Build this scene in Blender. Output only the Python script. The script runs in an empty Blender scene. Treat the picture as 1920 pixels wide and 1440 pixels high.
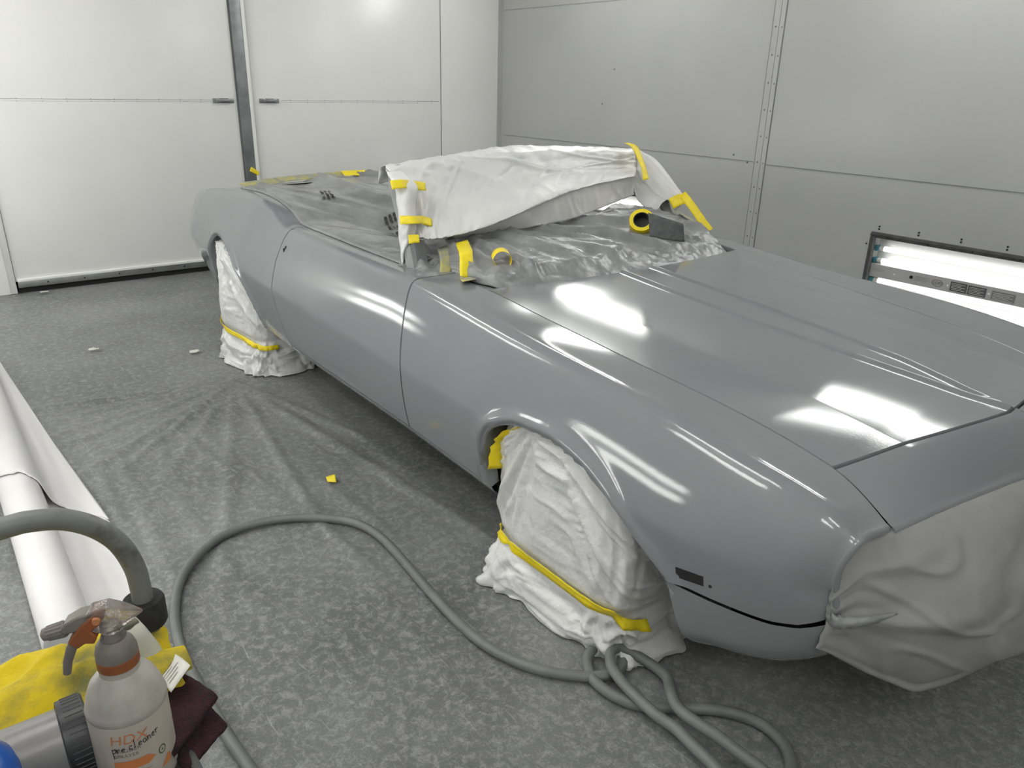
import bpy, bmesh, math, random
import numpy as np
from mathutils import Vector, Matrix, noise

random.seed(4)
PI = math.pi
S = bpy.context.scene
COL = S.collection
TH = 0.023076                       # the car stands 1.3 degrees off the booth's axis

# ------------------------------------------------------------------ camera
def build_camera():
    yaw, pitch, roll = 2.476565, 0.376508, 0.024731
    fwd = Vector((math.cos(yaw) * math.cos(pitch), math.sin(yaw) * math.cos(pitch), -math.sin(pitch)))
    right = Vector((math.sin(yaw), -math.cos(yaw), 0))
    up = right.cross(fwd)
    r2 = right * math.cos(roll) + up * math.sin(roll)
    u2 = up * math.cos(roll) - right * math.sin(roll)
    cd = bpy.data.cameras.new('camera')
    cd.sensor_fit = 'HORIZONTAL'
    cd.sensor_width = 36.0
    cd.lens = 36.0 * 1428.53 / 1920.0
    cd.clip_start = 0.02
    co = bpy.data.objects.new('camera', cd)
    co.matrix_world = Matrix(((r2.x, u2.x, -fwd.x, 1.435), (r2.y, u2.y, -fwd.y, -2.140),
                              (r2.z, u2.z, -fwd.z, 1.555), (0, 0, 0, 1)))
    COL.objects.link(co)
    S.camera = co
build_camera()

# ------------------------------------------------------------------ world, exposure, lamp strengths
W = bpy.data.worlds.new('World')
S.world = W
W.use_nodes = True
W.node_tree.nodes['Background'].inputs[0].default_value = (1, 1, 1, 1)
W.node_tree.nodes['Background'].inputs[1].default_value = 0.0
S.view_settings.view_transform = 'Standard'
S.view_settings.look = 'None'
S.view_settings.gamma = 1.0
S.view_settings.use_curve_mapping = False
S.view_settings.exposure = 0.2
CEIL_LAMP = 11.5                    # diffusers of the ceiling and corner fixtures
WALL_LAMP = 11.5                    # diffusers of the fixtures on the wall behind the photographer
TUBE_LAMP = 3.0                    # bare tubes in the low wall fixtures

# ------------------------------------------------------------------ materials
def mat(name, base=(.5, .5, .5), rough=.5, metal=0.0, spec=.5, trans=0.0, coat=0.0, emit=None, emit_s=0.0, alpha=1.0):
    m = bpy.data.materials.new(name)
    m.use_nodes = True
    b = m.node_tree.nodes['Principled BSDF']
    b.inputs['Base Color'].default_value = (*base, 1)
    b.inputs['Roughness'].default_value = rough
    b.inputs['Metallic'].default_value = metal
    b.inputs['Specular IOR Level'].default_value = spec
    b.inputs['Transmission Weight'].default_value = trans
    b.inputs['Coat Weight'].default_value = coat
    b.inputs['Alpha'].default_value = alpha
    if emit:
        b.inputs['Emission Color'].default_value = (*emit, 1)
        b.inputs['Emission Strength'].default_value = emit_s
    return m

def N(m, kind, **kw):
    n = m.node_tree.nodes.new(kind)
    for k, v in kw.items():
        if k in n.inputs: n.inputs[k].default_value = v
        else: setattr(n, k, v)
    return n

def LK(m, a, ao, b, bi): m.node_tree.links.new(a.outputs[ao], b.inputs[bi])
def BS(m): return m.node_tree.nodes['Principled BSDF']

def mottled(name, c1, c2, scale=5.0, detail=6.0, rough=.5, lo=.35, hi=.65, bump=0.0, bscale=60.0, bdist=.002, rough2=None, stretch=None, **kw):
    m = mat(name, c1, rough, **kw)
    tc = N(m, 'ShaderNodeTexCoord')
    src = tc
    so = 'Object'
    if stretch:
        mp = N(m, 'ShaderNodeMapping'); mp.inputs['Scale'].default_value = stretch
        LK(m, tc, 'Object', mp, 'Vector'); src, so = mp, 'Vector'
    nz = N(m, 'ShaderNodeTexNoise', Scale=scale, Detail=detail, Roughness=.6)
    LK(m, src, so, nz, 'Vector')
    cr = N(m, 'ShaderNodeValToRGB')
    cr.color_ramp.elements[0].position = lo; cr.color_ramp.elements[0].color = (*c1, 1)
    cr.color_ramp.elements[1].position = hi; cr.color_ramp.elements[1].color = (*c2, 1)
    LK(m, nz, 'Fac', cr, 'Fac'); LK(m, cr, 'Color', BS(m), 'Base Color')
    if rough2 is not None:
        mr = N(m, 'ShaderNodeMapRange')
        mr.inputs['To Min'].default_value = rough; mr.inputs['To Max'].default_value = rough2
        LK(m, nz, 'Fac', mr, 'Value'); LK(m, mr, 'Result', BS(m), 'Roughness')
    if bump:
        n2 = N(m, 'ShaderNodeTexNoise', Scale=bscale, Detail=3.0)
        LK(m, tc, 'Object', n2, 'Vector')
        bp = N(m, 'ShaderNodeBump', Strength=bump, Distance=bdist)
        LK(m, n2, 'Fac', bp, 'Height'); LK(m, bp, 'Normal', BS(m), 'Normal')
    return m

M = {}
M['primer'] = mottled('grey_primer', (.200, .211, .221), (.213, .224, .234), 3.0, rough=.085, bump=.24, bscale=230, bdist=.0003)
M['primer_dull'] = mottled('grey_primer_dull', (.20, .207, .21), (.235, .242, .245), 6.0, rough=.45, bump=.1, bscale=90)
M['dark'] = mat('dark_cavity', (.012, .012, .013), .85)
M['black_plastic'] = mottled('black_plastic', (.018, .018, .02), (.032, .033, .036), 25, rough=.42)
M['rubber'] = mottled('tyre_rubber', (.014, .014, .014), (.022, .022, .022), 30, rough=.8)
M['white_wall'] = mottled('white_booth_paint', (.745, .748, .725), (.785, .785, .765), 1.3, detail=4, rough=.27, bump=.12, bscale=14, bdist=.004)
M['right_wall'] = mottled('shaded_booth_paint', (.43, .435, .425), (.46, .465, .455), 1.1, detail=4, rough=.27, bump=.14, bscale=55, bdist=.003)  # white booth paint again, with the wall's dimmer lighting put into the colour
M['seam'] = mat('panel_seam', (.20, .205, .20), .5)
M['seam_white'] = mat('panel_seam_white', (.80, .80, .78), .3)
M['seam_line'] = mat('panel_gap', (.14, .145, .14), .6)
M['galv'] = mottled('galvanised_steel', (.22, .235, .245), (.33, .345, .35), 9, rough=.35, metal=.75, rough2=.5)
M['steel'] = mottled('door_steel', (.28, .29, .29), (.36, .36, .36), 12, rough=.35, metal=.8)
M['gap_dark'] = mat('door_gap_shade', (.01, .01, .01), .9)  # black that stands in for the shade under the doors
M['gasket'] = mottled('lamp_gasket', (.05, .05, .052), (.085, .085, .085), 18, rough=.6)
M['reflector'] = mat('white_reflector', (.45, .45, .445), .35)
M['tube'] = mat('fluorescent_tube', (.9, .9, .9), .3, emit=(1, 1, .97), emit_s=TUBE_LAMP)
M['diffuser'] = mat('ceiling_diffuser', (.9, .9, .9), .4, emit=(1, 1, .975), emit_s=CEIL_LAMP)
M['wall_diffuser'] = mat('wall_diffuser', (.9, .9, .9), .4, emit=(1, 1, .975), emit_s=WALL_LAMP)
M['socket'] = mat('teal_socket', (.05, .22, .28), .4)
M['tape'] = mottled('yellow_tape', (.80, .62, .006), (.88, .72, .02), 30, rough=.5, bump=.25, bscale=220, bdist=.001)
M['tape_spray'] = mottled('oversprayed_tape', (.29, .295, .235), (.50, .44, .07), 14, rough=.55, lo=.45, hi=.70, bump=.3, bscale=200, bdist=.001)
M['paper'] = mottled('white_masking_film', (.64, .645, .635), (.73, .73, .72), 4, rough=.38, bump=.6, bscale=11, bdist=.012)
M['bag'] = mottled('white_bag_film', (.61, .615, .605), (.69, .69, .68), 5, rough=.34, bump=.7, bscale=20, bdist=.012)
M['greypaper'] = mottled('grey_masking_paper', (.24, .24, .236), (.31, .306, .298), 3.5, rough=.5, bump=.5, bscale=9, bdist=.010, lo=.3, hi=.7)
M['greyfilm'] = mottled('grey_oversprayed_film', (.185, .19, .192), (.27, .276, .277), 4.5, rough=.24, bump=.6, bscale=16, bdist=.008, stretch=(1, 2.2, 1))
M['crumple'] = mottled('crumpled_film', (.18, .185, .188), (.27, .275, .277), 9, rough=.33, bump=.8, bscale=24, bdist=.007, lo=.38, hi=.62)
M['ink'] = mat('black_ink', (.015, .015, .015), .6)
M['rollpaper'] = mottled('white_roll_paper', (.70, .69, .685), (.75, .74, .735), 2.0, rough=.55)
M['hose'] = mottled('grey_hose', (.135, .145, .135), (.175, .185, .17), 14, rough=.5)
M['pipe'] = mottled('worn_grey_pipe', (.17, .175, .165), (.07, .07, .07), 16, rough=.45, lo=.55, hi=.68, stretch=(1, 1, 1))
M['foam'] = mottled('black_foam', (.014, .014, .014), (.028, .028, .027), 60, rough=.85, bump=.5, bscale=150, bdist=.002)
M['pole_low'] = mottled('olive_post', (.16, .165, .10), (.23, .235, .17), 20, rough=.5)
M['bronze'] = mat('brown_collar', (.10, .045, .03), .5)
M['bottle'] = mottled('dusty_bottle', (.40, .378, .34), (.29, .275, .245), 14, rough=.45, lo=.42, hi=.68)
M['bottle_label'] = mottled('dusty_label', (.47, .425, .37), (.40, .36, .31), 16, rough=.55)
M['orange'] = mottled('orange_trigger', (.30, .085, .02), (.20, .075, .03), 20, rough=.45)
M['orange_ink'] = mat('orange_ink', (.55, .19, .06), .6)
M['peach_ink'] = mat('peach_ink', (.50, .20, .085), .6)
M['green_ink'] = mat('green_ink', (.05, .11, .06), .6)
M['grey_ink'] = mat('grey_ink', (.16, .15, .14), .6)
M['nozzle'] = mottled('grey_nozzle', (.15, .135, .12), (.20, .18, .16), 30, rough=.55)
M['clear'] = mottled('smoky_clear_plastic', (.78, .72, .68), (.50, .44, .40), 70, rough=.12, trans=.8, bump=.5, bscale=120, bdist=.003)
M['strainer'] = mottled('pale_strainer', (.55, .55, .47), (.46, .47, .38), 14, rough=.6)
M['cloth'] = mottled('yellow_cloth', (.66, .50, .012), (.20, .19, .06), 11, rough=.95, lo=.46, hi=.68, bump=.8, bscale=260, bdist=.002)
M['maroon'] = mottled('maroon_scuff_pad', (.035, .006, .010), (.012, .003, .005), 90, rough=.95, bump=1.0, bscale=260, bdist=.003)
M['card'] = mat('white_card', (.72, .71, .66), .6)
M['jar'] = mottled('cloudy_jar', (.40, .39, .38), (.30, .29, .29), 9, rough=.3, trans=.35)
M['blue'] = mottled('blue_bottle', (.004, .075, .36), (.006, .10, .45), 8, rough=.3)
M['tray'] = mottled('grey_cart_tray', (.055, .058, .056), (.10, .105, .10), 10, rough=.5)
M['pad_grey'] = mottled('grey_pad', (.075, .08, .082), (.12, .125, .127), 40, rough=.8)

def build_floor_mat():
    m = mat('grey_floor_film', (.15, .15, .15), .42)
    tc = N(m, 'ShaderNodeTexCoord')
    n1 = N(m, 'ShaderNodeTexNoise', Scale=1.1, Detail=8.0, Roughness=.62)
    n2 = N(m, 'ShaderNodeTexNoise', Scale=34.0, Detail=8.0, Roughness=.78, Distortion=.5)
    LK(m, tc, 'Object', n1, 'Vector'); LK(m, tc, 'Object', n2, 'Vector')
    r1 = N(m, 'ShaderNodeValToRGB')
    r1.color_ramp.elements[0].position = .33; r1.color_ramp.elements[0].color = (.098, .101, .100, 1)
    r1.color_ramp.elements[1].position = .68; r1.color_ramp.elements[1].color = (.200, .203, .201, 1)
    LK(m, n1, 'Fac', r1, 'Fac')
    r2 = N(m, 'ShaderNodeValToRGB')
    r2.color_ramp.elements[0].position = .47; r2.color_ramp.elements[0].color = (0, 0, 0, 1)
    r2.color_ramp.elements[1].position = .74; r2.color_ramp.elements[1].color = (1, 1, 1, 1)
    LK(m, n2, 'Fac', r2, 'Fac')
    mx = N(m, 'ShaderNodeMix', data_type='RGBA')
    LK(m, r2, 'Color', mx, 'Factor')
    LK(m, r1, 'Color', mx, 6); mx.inputs[7].default_value = (.33, .333, .33, 1)
    prev = mx
    # thin pale scratches: two families of stretched, warped noise
    for ang, sc, th, amt in ((.5, (5, 120, 1), .69, .30), (-.9, (6, 150, 1), .70, .30), (1.9, (7, 130, 1), .70, .30), (1.2, (3, 110, 1), .735, .45)):
        mp = N(m, 'ShaderNodeMapping'); mp.inputs['Rotation'].default_value = (0, 0, ang); mp.inputs['Scale'].default_value = sc
        wn = N(m, 'ShaderNodeTexNoise', Scale=3.0, Detail=2.0)
        va = N(m, 'ShaderNodeVectorMath', operation='MULTIPLY_ADD')
        LK(m, tc, 'Object', wn, 'Vector'); LK(m, wn, 'Color', va, 0); va.inputs[1].default_value = (.10, .10, 0); LK(m, tc, 'Object', va, 2)
        LK(m, va, 'Vector', mp, 'Vector')
        sn = N(m, 'ShaderNodeTexNoise', Scale=1.0, Detail=1.5)
        LK(m, mp, 'Vector', sn, 'Vector')
        rr = N(m, 'ShaderNodeValToRGB')
        rr.color_ramp.elements[0].position = th; rr.color_ramp.elements[0].color = (0, 0, 0, 1)
        rr.color_ramp.elements[1].position = th + .06; rr.color_ramp.elements[1].color = (amt, amt, amt, 1)
        LK(m, sn, 'Fac', rr, 'Fac')
        m2 = N(m, 'ShaderNodeMix', data_type='RGBA')
        LK(m, rr, 'Color', m2, 'Factor'); LK(m, prev, 2, m2, 6); m2.inputs[7].default_value = (.42, .42, .415, 1)
        prev = m2
    # woven grain
    wv = N(m, 'ShaderNodeTexVoronoi', Scale=190.0)
    LK(m, tc, 'Object', wv, 'Vector')
    m3 = N(m, 'ShaderNodeMix', data_type='RGBA', blend_type='MULTIPLY')
    m3.inputs['Factor'].default_value = .35
    LK(m, prev, 2, m3, 6); LK(m, wv, 'Distance', m3, 7)
    gain = N(m, 'ShaderNodeMix', data_type='RGBA', blend_type='MULTIPLY'); gain.inputs['Factor'].default_value = 1.0
    LK(m, m3, 2, gain, 6); gain.inputs[7].default_value = (1.36, 1.36, 1.35, 1)
    LK(m, gain, 2, BS(m), 'Base Color')
    bp = N(m, 'ShaderNodeBump', Strength=.35, Distance=.002)
    LK(m, n2, 'Fac', bp, 'Height'); LK(m, bp, 'Normal', BS(m), 'Normal')
    return m
M['floor'] = build_floor_mat()

# ------------------------------------------------------------------ mesh helpers
CARM = Matrix.Rotation(-TH, 4, 'Z')

def link_mesh(name, V, F, m, parent=None, smooth=True, origin=None, sharp=None):
    me = bpy.data.meshes.new(name)
    V = [tuple(map(float, v)) for v in V]
    if origin is not None:
        V = [(v[0] - origin[0], v[1] - origin[1], v[2] - origin[2]) for v in V]
    me.from_pydata(V, [], F)
    me.validate()
    if isinstance(m, (list, tuple)):
        for k in m: me.materials.append(k)
    else: me.materials.append(m)
    if smooth:
        me.polygons.foreach_set('use_smooth', [True] * len(me.polygons))
        if sharp is not None and hasattr(me, 'set_sharp_from_angle'):
            me.set_sharp_from_angle(angle=math.radians(sharp))
    me.update()
    o = bpy.data.objects.new(name, me)
    COL.objects.link(o)
    if origin is not None: o.location = origin
    if parent is not None: o.parent = parent
    return o

def tag(o, label, cat, group=None, kind=None):
    if label: o['label'] = label
    if cat: o['category'] = cat
    if group: o['group'] = group
    if kind: o['kind'] = kind
    return o

def struct(o):
    o['kind'] = 'structure'
    return o

def empty(name, loc, label, cat, rz=0.0, group=None):
    o = bpy.data.objects.new(name, None)
    o.location = loc; o.rotation_euler = (0, 0, rz); o.empty_display_size = .05
    COL.objects.link(o)
    return tag(o, label, cat, group)

def base_origin(V):
    a = np.array(V)
    return (float((a[:, 0].min() + a[:, 0].max()) / 2), float((a[:, 1].min() + a[:, 1].max()) / 2), float(a[:, 2].min()))

def to_world(V):
    c, s = math.cos(-TH), math.sin(-TH)
    a = np.array(V, float)
    return np.stack([c * a[:, 0] - s * a[:, 1], s * a[:, 0] + c * a[:, 1], a[:, 2]], 1)

def grid_faces(n, m, wrap=False, flip=False, off=0):
    F = []
    mm = m if wrap else m - 1
    for i in range(n - 1):
        for j in range(mm):
            a, b = off + i * m + j, off + i * m + (j + 1) % m
            c, d = off + (i + 1) * m + (j + 1) % m, off + (i + 1) * m + j
            F.append((a, d, c, b) if flip else (a, b, c, d))
    return F

class MB:
    """collects boxes, tubes and lathes into one mesh"""
    def __init__(s): s.V, s.F, s.MI = [], [], []
    def add(s, V, F, mi=0):
        o = len(s.V); s.V += [tuple(v) for v in V]; s.F += [tuple(i + o for i in f) for f in F]; s.MI += [mi] * len(F)
        return s
    def box(s, a, b, mi=0, rot=None, bev=0.0):
        x0, y0, z0 = a; x1, y1, z1 = b
        bm = bmesh.new()
        vs = [bm.verts.new(p) for p in ((x0, y0, z0), (x1, y0, z0), (x1, y1, z0), (x0, y1, z0), (x0, y0, z1), (x1, y0, z1), (x1, y1, z1), (x0, y1, z1))]
        for f in ((3, 2, 1, 0), (4, 5, 6, 7), (0, 1, 5, 4), (1, 2, 6, 5), (2, 3, 7, 6), (3, 0, 4, 7)): bm.faces.new([vs[i] for i in f])
        if bev > 0: bmesh.ops.bevel(bm, geom=list(bm.edges), offset=bev, segments=2, affect='EDGES', profile=.5)
        if rot is not None:
            cen = Vector(((x0 + x1) / 2, (y0 + y1) / 2, (z0 + z1) / 2))
            for v in bm.verts: v.co = cen + rot @ (v.co - cen)
        bm.verts.index_update()
        s.add([v.co[:] for v in bm.verts], [[v.index for v in f.verts] for f in bm.faces], mi)
        bm.free(); return s
    def tube(s, P, r, n=12, mi=0, cap=True):
        P = [Vector(p) for p in P]
        R = r if isinstance(r, (list, tuple)) else [r] * len(P)
        up = Vector((0, 0, 1)); V = []
        prevn = None
        for i, p in enumerate(P):
            t = (P[min(i + 1, len(P) - 1)] - P[max(i - 1, 0)]).normalized()
            if prevn is None:
                a = up if abs(t.z) < .9 else Vector((1, 0, 0))
                nrm = t.cross(a).normalized()
            else:
                nrm = (prevn - t * prevn.dot(t)).normalized()
            prevn = nrm; bn = t.cross(nrm)
            for k in range(n):
                q = 2 * PI * k / n
                V.append(p + nrm * (R[i] * math.cos(q)) + bn * (R[i] * math.sin(q)))
        F = grid_faces(len(P), n, wrap=True)
        if cap:
            F.append(tuple(range(n))); F.append(tuple((len(P) - 1) * n + k for k in reversed(range(n))))
        return s.add(V, F, mi)
    def lathe(s, prof, c, axis=(0, 0, 1), n=32, mi=0, cap=True):
        ax = Vector(axis).normalized()
        a = Vector((1, 0, 0)) if abs(ax.x) < .9 else Vector((0, 1, 0))
        e1 = ax.cross(a).normalized(); e2 = ax.cross(e1)
        c = Vector(c); V = []
        for r, h in prof:
            for k in range(n):
                q = 2 * PI * k / n
                V.append(c + ax * h + e1 * (r * math.cos(q)) + e2 * (r * math.sin(q)))
        F = grid_faces(len(prof), n, wrap=True)
        if cap:
            F.append(tuple(range(n))); F.append(tuple((len(prof) - 1) * n + k for k in reversed(range(n))))
        return s.add(V, F, mi)
    def quad(s, *P, mi=0): return s.add(P, [tuple(range(len(P)))], mi)
    def build(s, name, m, parent=None, smooth=True, origin=None, sharp=35):
        if origin == 'base': origin = base_origin(s.V)
        o = link_mesh(name, s.V, s.F, m, parent, smooth, origin, sharp if smooth else None)
        if isinstance(m, (list, tuple)): o.data.polygons.foreach_set('material_index', s.MI)
        bm = bmesh.new(); bm.from_mesh(o.data); bmesh.ops.recalc_face_normals(bm, faces=bm.faces); bm.to_mesh(o.data); bm.free()
        return o

def catmull(P, k=8, closed=False):
    P = [np.array(p, float) for p in P]
    if closed: Q = [P[-1]] + P + [P[0], P[1]]
    else: Q = [2 * P[0] - P[1]] + P + [2 * P[-1] - P[-2]]
    out = []
    for i in range(1, len(Q) - 2):
        for t in np.arange(k) / k:
            a, b, c, d = Q[i - 1:i + 3]
            out.append(.5 * ((2 * b) + (c - a) * t + (2 * a - 5 * b + 4 * c - d) * t * t + (3 * b - a - 3 * c + d) * t ** 3))
    if not closed: out.append(P[-1])
    return out

def pchip(xs, ys):
    xs = np.array(xs, float); ys = np.array(ys, float)
    h = np.diff(xs); d = np.diff(ys) / h
    m = np.zeros_like(ys); m[0], m[-1] = d[0], d[-1]
    for i in range(1, len(xs) - 1):
        if d[i - 1] * d[i] > 0:
            w1, w2 = 2 * h[i] + h[i - 1], h[i] + 2 * h[i - 1]
            m[i] = (w1 + w2) / (w1 / d[i - 1] + w2 / d[i])
    def f(x):
        x = np.clip(x, xs[0], xs[-1]); i = int(np.clip(np.searchsorted(xs, x) - 1, 0, len(xs) - 2))
        t = (x - xs[i]) / h[i]
        return float((1 + 2 * t) * (1 - t) ** 2 * ys[i] + t * (1 - t) ** 2 * h[i] * m[i] + t * t * (3 - 2 * t) * ys[i + 1] + t * t * (t - 1) * h[i] * m[i + 1])
    return f

def fbm(x, y, z=0.0, o=4):
    return noise.fractal(Vector((x, y, z)), 1.0, 2.0, o)
def nz(x, y, z=0.0): return noise.noise(Vector((x, y, z)))
def ridge(x, y, z=0.0):
    return 1.0 - abs(noise.noise(Vector((x, y, z)))) * 2.2

def solid(o, t, off=-1.0):
    md = o.modifiers.new('thickness', 'SOLIDIFY'); md.thickness = t; md.offset = off
    return o

def sheet(name, G, m, parent=None, thick=.0015, sub=0, world=True, thing=True, flip=False):
    """G[n][m] of points in the car's frame -> one cloth-like mesh"""
    n, mm = len(G), len(G[0])
    V = [p for r in G for p in r]
    V = to_world(V) if world else np.array(V, float)
    o = link_mesh(name, V, grid_faces(n, mm, flip=flip), m, parent, True, base_origin(V) if thing else None)
    if sub:
        md = o.modifiers.new('subd', 'SUBSURF'); md.levels = sub; md.render_levels = sub
    if thick: solid(o, thick, 0.0)
    return o

def text_mesh(body, size, name):
    cu = bpy.data.curves.new(name, 'FONT'); cu.body = body; cu.size = size; cu.align_x = 'LEFT'
    o = bpy.data.objects.new(name, cu); COL.objects.link(o)
    bpy.context.view_layer.update()
    dg = bpy.context.evaluated_depsgraph_get()
    me = bpy.data.meshes.new_from_object(o.evaluated_get(dg))
    bpy.data.objects.remove(o)
    V = [v.co.copy() for v in me.vertices]; F = [tuple(p.vertices) for p in me.polygons]
    bpy.data.meshes.remove(me)
    return V, F

# ------------------------------------------------------------------ the booth
XB, YR, YL, XF, ZC = -5.22, 2.83, -2.95, 3.6, 3.25

def build_floor():
    xs = np.concatenate([np.arange(XB - .3, -2.9, .04), np.arange(-2.9, .3, .018), np.arange(.3, XF + .04, .04)]); ys = np.concatenate([np.arange(YL, -2.2, .04), np.arange(-2.2, -.7, .018), np.arange(-.7, YR + .04, .04)])
    lines = []          # folds of the floor film, fanning out of the wheels and running beside the car
    rnd = random.Random(11)
    for k in range(11):
        a = math.radians(-100 + k * 11.5 + rnd.uniform(-3, 3)); L = rnd.uniform(1.0, 2.0)
        p0 = np.array((-2.55, -.95)); lines.append((p0 + .15 * np.array((math.cos(a), math.sin(a))), p0 + L * np.array((math.cos(a), math.sin(a))), rnd.uniform(.008, .015), rnd.uniform(.018, .032)))
    for k in range(9):
        y = -1.05 - k * .085; x = rnd.uniform(-2.3, -1.2)
        lines.append((np.array((x, y)), np.array((x + rnd.uniform(.8, 1.5), y + rnd.uniform(-.1, .12))), rnd.uniform(.004, .008), .020))
    for k in range(10):
        y = -.6 + k * .11
        lines.append((np.array((.45, y)), np.array((2.2, y + rnd.uniform(-.15, .15))), rnd.uniform(.002, .004), .022))
    V = []
    seg = [(a, b, h, w) for a, b, h, w in lines]
    for x in xs:
        for y in ys:
            z = .0012 * fbm(x * 2.5, y * 2.5)
            for a, b, h, w in seg:
                d = b - a; t = ((x - a[0]) * d[0] + (y - a[1]) * d[1]) / (d @ d)
                if -.15 < t < 1.15:
                    e = math.hypot(x - a[0] - t * d[0], y - a[1] - t * d[1])
                    if e < 3 * w:
                        tt = min(max(t, 0), 1)
                        z += h * math.exp(-(e / w) ** 2) * math.sin(PI * min(1, max(0, (t + .15) / 1.3))) ** .7
            V.append((x, y, min(z, .012 if x < -.35 else .006) - .002))
    struct(link_mesh('floor', V, grid_faces(len(xs), len(ys), flip=True), M['floor']))
build_floor()

def wall_panel(name, axis, at, holes, u0, u1, z0, z1, m, inward):
    """one wall with rectangular openings; u is the horizontal axis of the wall"""
    us = sorted({u0, u1, *[h[0] for h in holes], *[h[1] for h in holes]})
    zs = sorted({z0, z1, *[h[2] for h in holes], *[h[3] for h in holes]})
    b = MB()
    for i in range(len(us) - 1):
        for j in range(len(zs) - 1):
            cu, cz = (us[i] + us[i + 1]) / 2, (zs[j] + zs[j + 1]) / 2
            if any(h[0] < cu < h[1] and h[2] < cz < h[3] for h in holes): continue
            P = [(us[i], zs[j]), (us[i + 1], zs[j]), (us[i + 1], zs[j + 1]), (us[i], zs[j + 1])]
            b.add([(at, u, z) if axis == 0 else (u, at, z) for u, z in P], [(0, 1, 2, 3)])
    o = b.build(name, m, smooth=False)
    bm = bmesh.new(); bm.from_mesh(o.data); bmesh.ops.remove_doubles(bm, verts=bm.verts, dist=1e-5)
    for f in bm.faces:
        f.normal_update()
        if f.normal.dot(Vector(inward)) < 0: f.normal_flip()
    bm.to_mesh(o.data); bm.free()
    return struct(o)

FIX = [(-1.085, .165), (-4.30, -3.06)]          # low fixtures in the right wall
FZ0, FZ1 = .20, .69
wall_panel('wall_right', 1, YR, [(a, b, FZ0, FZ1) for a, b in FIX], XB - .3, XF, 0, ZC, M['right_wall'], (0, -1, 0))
wall_panel('wall_left', 1, YL, [], XB - .3, XF, 0, ZC, M['white_wall'], (0, 1, 0))
wall_panel('wall_front', 0, XF, [], YL, YR, 0, ZC, M['white_wall'], (-1, 0, 0))
wall_panel('wall_back', 0, XB, [(-1.655, 2.12, -1, 2.6)], YL, YR, 0, ZC, M['white_wall'], (1, 0, 0))
def build_ceiling():
    b = MB(); b.quad((XB - .3, YL, ZC), (XB - .3, YR, ZC), (XF, YR, ZC), (XF, YL, ZC))
    struct(b.build('ceiling', M['white_wall'], smooth=False))
build_ceiling()

def build_back():
    # left jamb stands proud of the doors
    b = MB(); b.box((XB - .02, -1.80, 0), (XB + .012, -1.655, 2.6), bev=.003)
    b.box((XB + .012, -1.80, 0), (XB + .016, -1.70, 2.6))
    struct(b.build('trim_1', M['white_wall']))
    # galvanised post between the leaves, and the white strip beside it
    b = MB(); b.box((XB - .05, .150, 0), (XB + .022, .236, ZC), bev=.003)
    struct(b.build('trim_2', M['galv']))
    b = MB(); b.box((XB - .05, .2365, 0), (XB + .028, .264, ZC), bev=.002)
    o = struct(b.build('trim_3', M['seam_white']))
    b = MB(); b.box((XB - .05, .264, .0), (XB + .006, .269, ZC))
    for k in range(12): b.lathe([(.004, 0), (.003, .003)], (XB + .006, .2675, .35 + k * .19), (1, 0, 0), 8)
    struct(b.build('trim_4', M['seam_line']))
    b = MB(); b.box((XB - .05, .140, .0), (XB + .008, .1495, ZC))
    struct(b.build('trim_5', M['seam_line']))
    # header over the doors
    b = MB(); b.box((XB - .05, -1.655, 2.6), (XB, 2.12, ZC)); struct(b.build('trim_6', M['white_wall']))
    for n, (y0, y1, seam0, seam1, hy) in enumerate(((-1.652, .139, -1.652, -.07, .03), (.270, 2.116, .52, 2.09, .41))):
        d = bpy.data.objects.new('door_%d' % (n + 1), None); d.location = (XB, (y0 + y1) / 2, 0); COL.objects.link(d); struct(d)
        def P(name, bb, mm, **kw):
            o = bb.build(name, mm, None, origin=(XB, (y0 + y1) / 2, 0), **kw); o.location = (0, 0, 0); o.parent = d; return o
        b = MB(); b.box((XB - .05, y0, .085), (XB, y1, 2.6), bev=.002); P('leaf', b, M['white_wall'])
        b = MB(); b.box((XB, seam0, 1.358), (XB + .004, seam1, 1.367), bev=.001); P('panel_strip', b, M['seam_white'])
        b = MB(); b.box((XB, seam0, 1.367), (XB + .003, seam1, 1.3705))
        for k in range(10):
            yy = seam0 + (k + .5) * (seam1 - seam0) / 10
            b.box((XB, yy - .002, 1.352), (XB + .003, yy + .002, 1.376))
        P('panel_gap', b, M['seam'])
        b = MB(); b.box((XB - .04, y0 + .01, .085), (XB + .018, y1, .105), bev=.002); P('sill_edge', b, M['seam_white'])
        b = MB(); b.box((XB - .04, y0 + .01, .040), (XB + .014, y1, .085), bev=.002)
        for k in range(7): b.box((XB + .014, y0 + .2 + k * .25, .058), (XB + .016, y0 + .21 + k * .25, .07), mi=1)
        P('bottom_rail', b, [M['steel'], M['dark']])
        b = MB(); b.box((XB - .035, y0 + .01, .0), (XB - .0, y1, .040)); P('under_door_shade', b, M['gap_dark'])  # black strip painted in for the shaded gap under the leaf
        h = MB(); h.box((XB, hy - .085, 1.348), (XB + .006, hy + .085, 1.384), bev=.002)
        for s in (-1, 1): h.box((XB + .006, hy + s * .05 - .012, 1.352), (XB + .028, hy + s * .05 + .012, 1.382), bev=.003)
        hh = P('latch', h, M['steel'])
        g = MB(); g.box((XB + .02, hy - .048, 1.358), (XB + .034, hy + .048, 1.378), bev=.003)
        go = g.build('grip', M['galv'], None, origin=(XB, (y0 + y1) / 2, 0)); go.location = (0, 0, 0); go.parent = hh
        g = MB(); g.box((XB + .0061, hy - .038, 1.354), (XB + .008, hy + .038, 1.382))
        go = g.build('recess', M['dark'], None, origin=(XB, (y0 + y1) / 2, 0)); go.location = (0, 0, 0); go.parent = hh
build_back()

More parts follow.
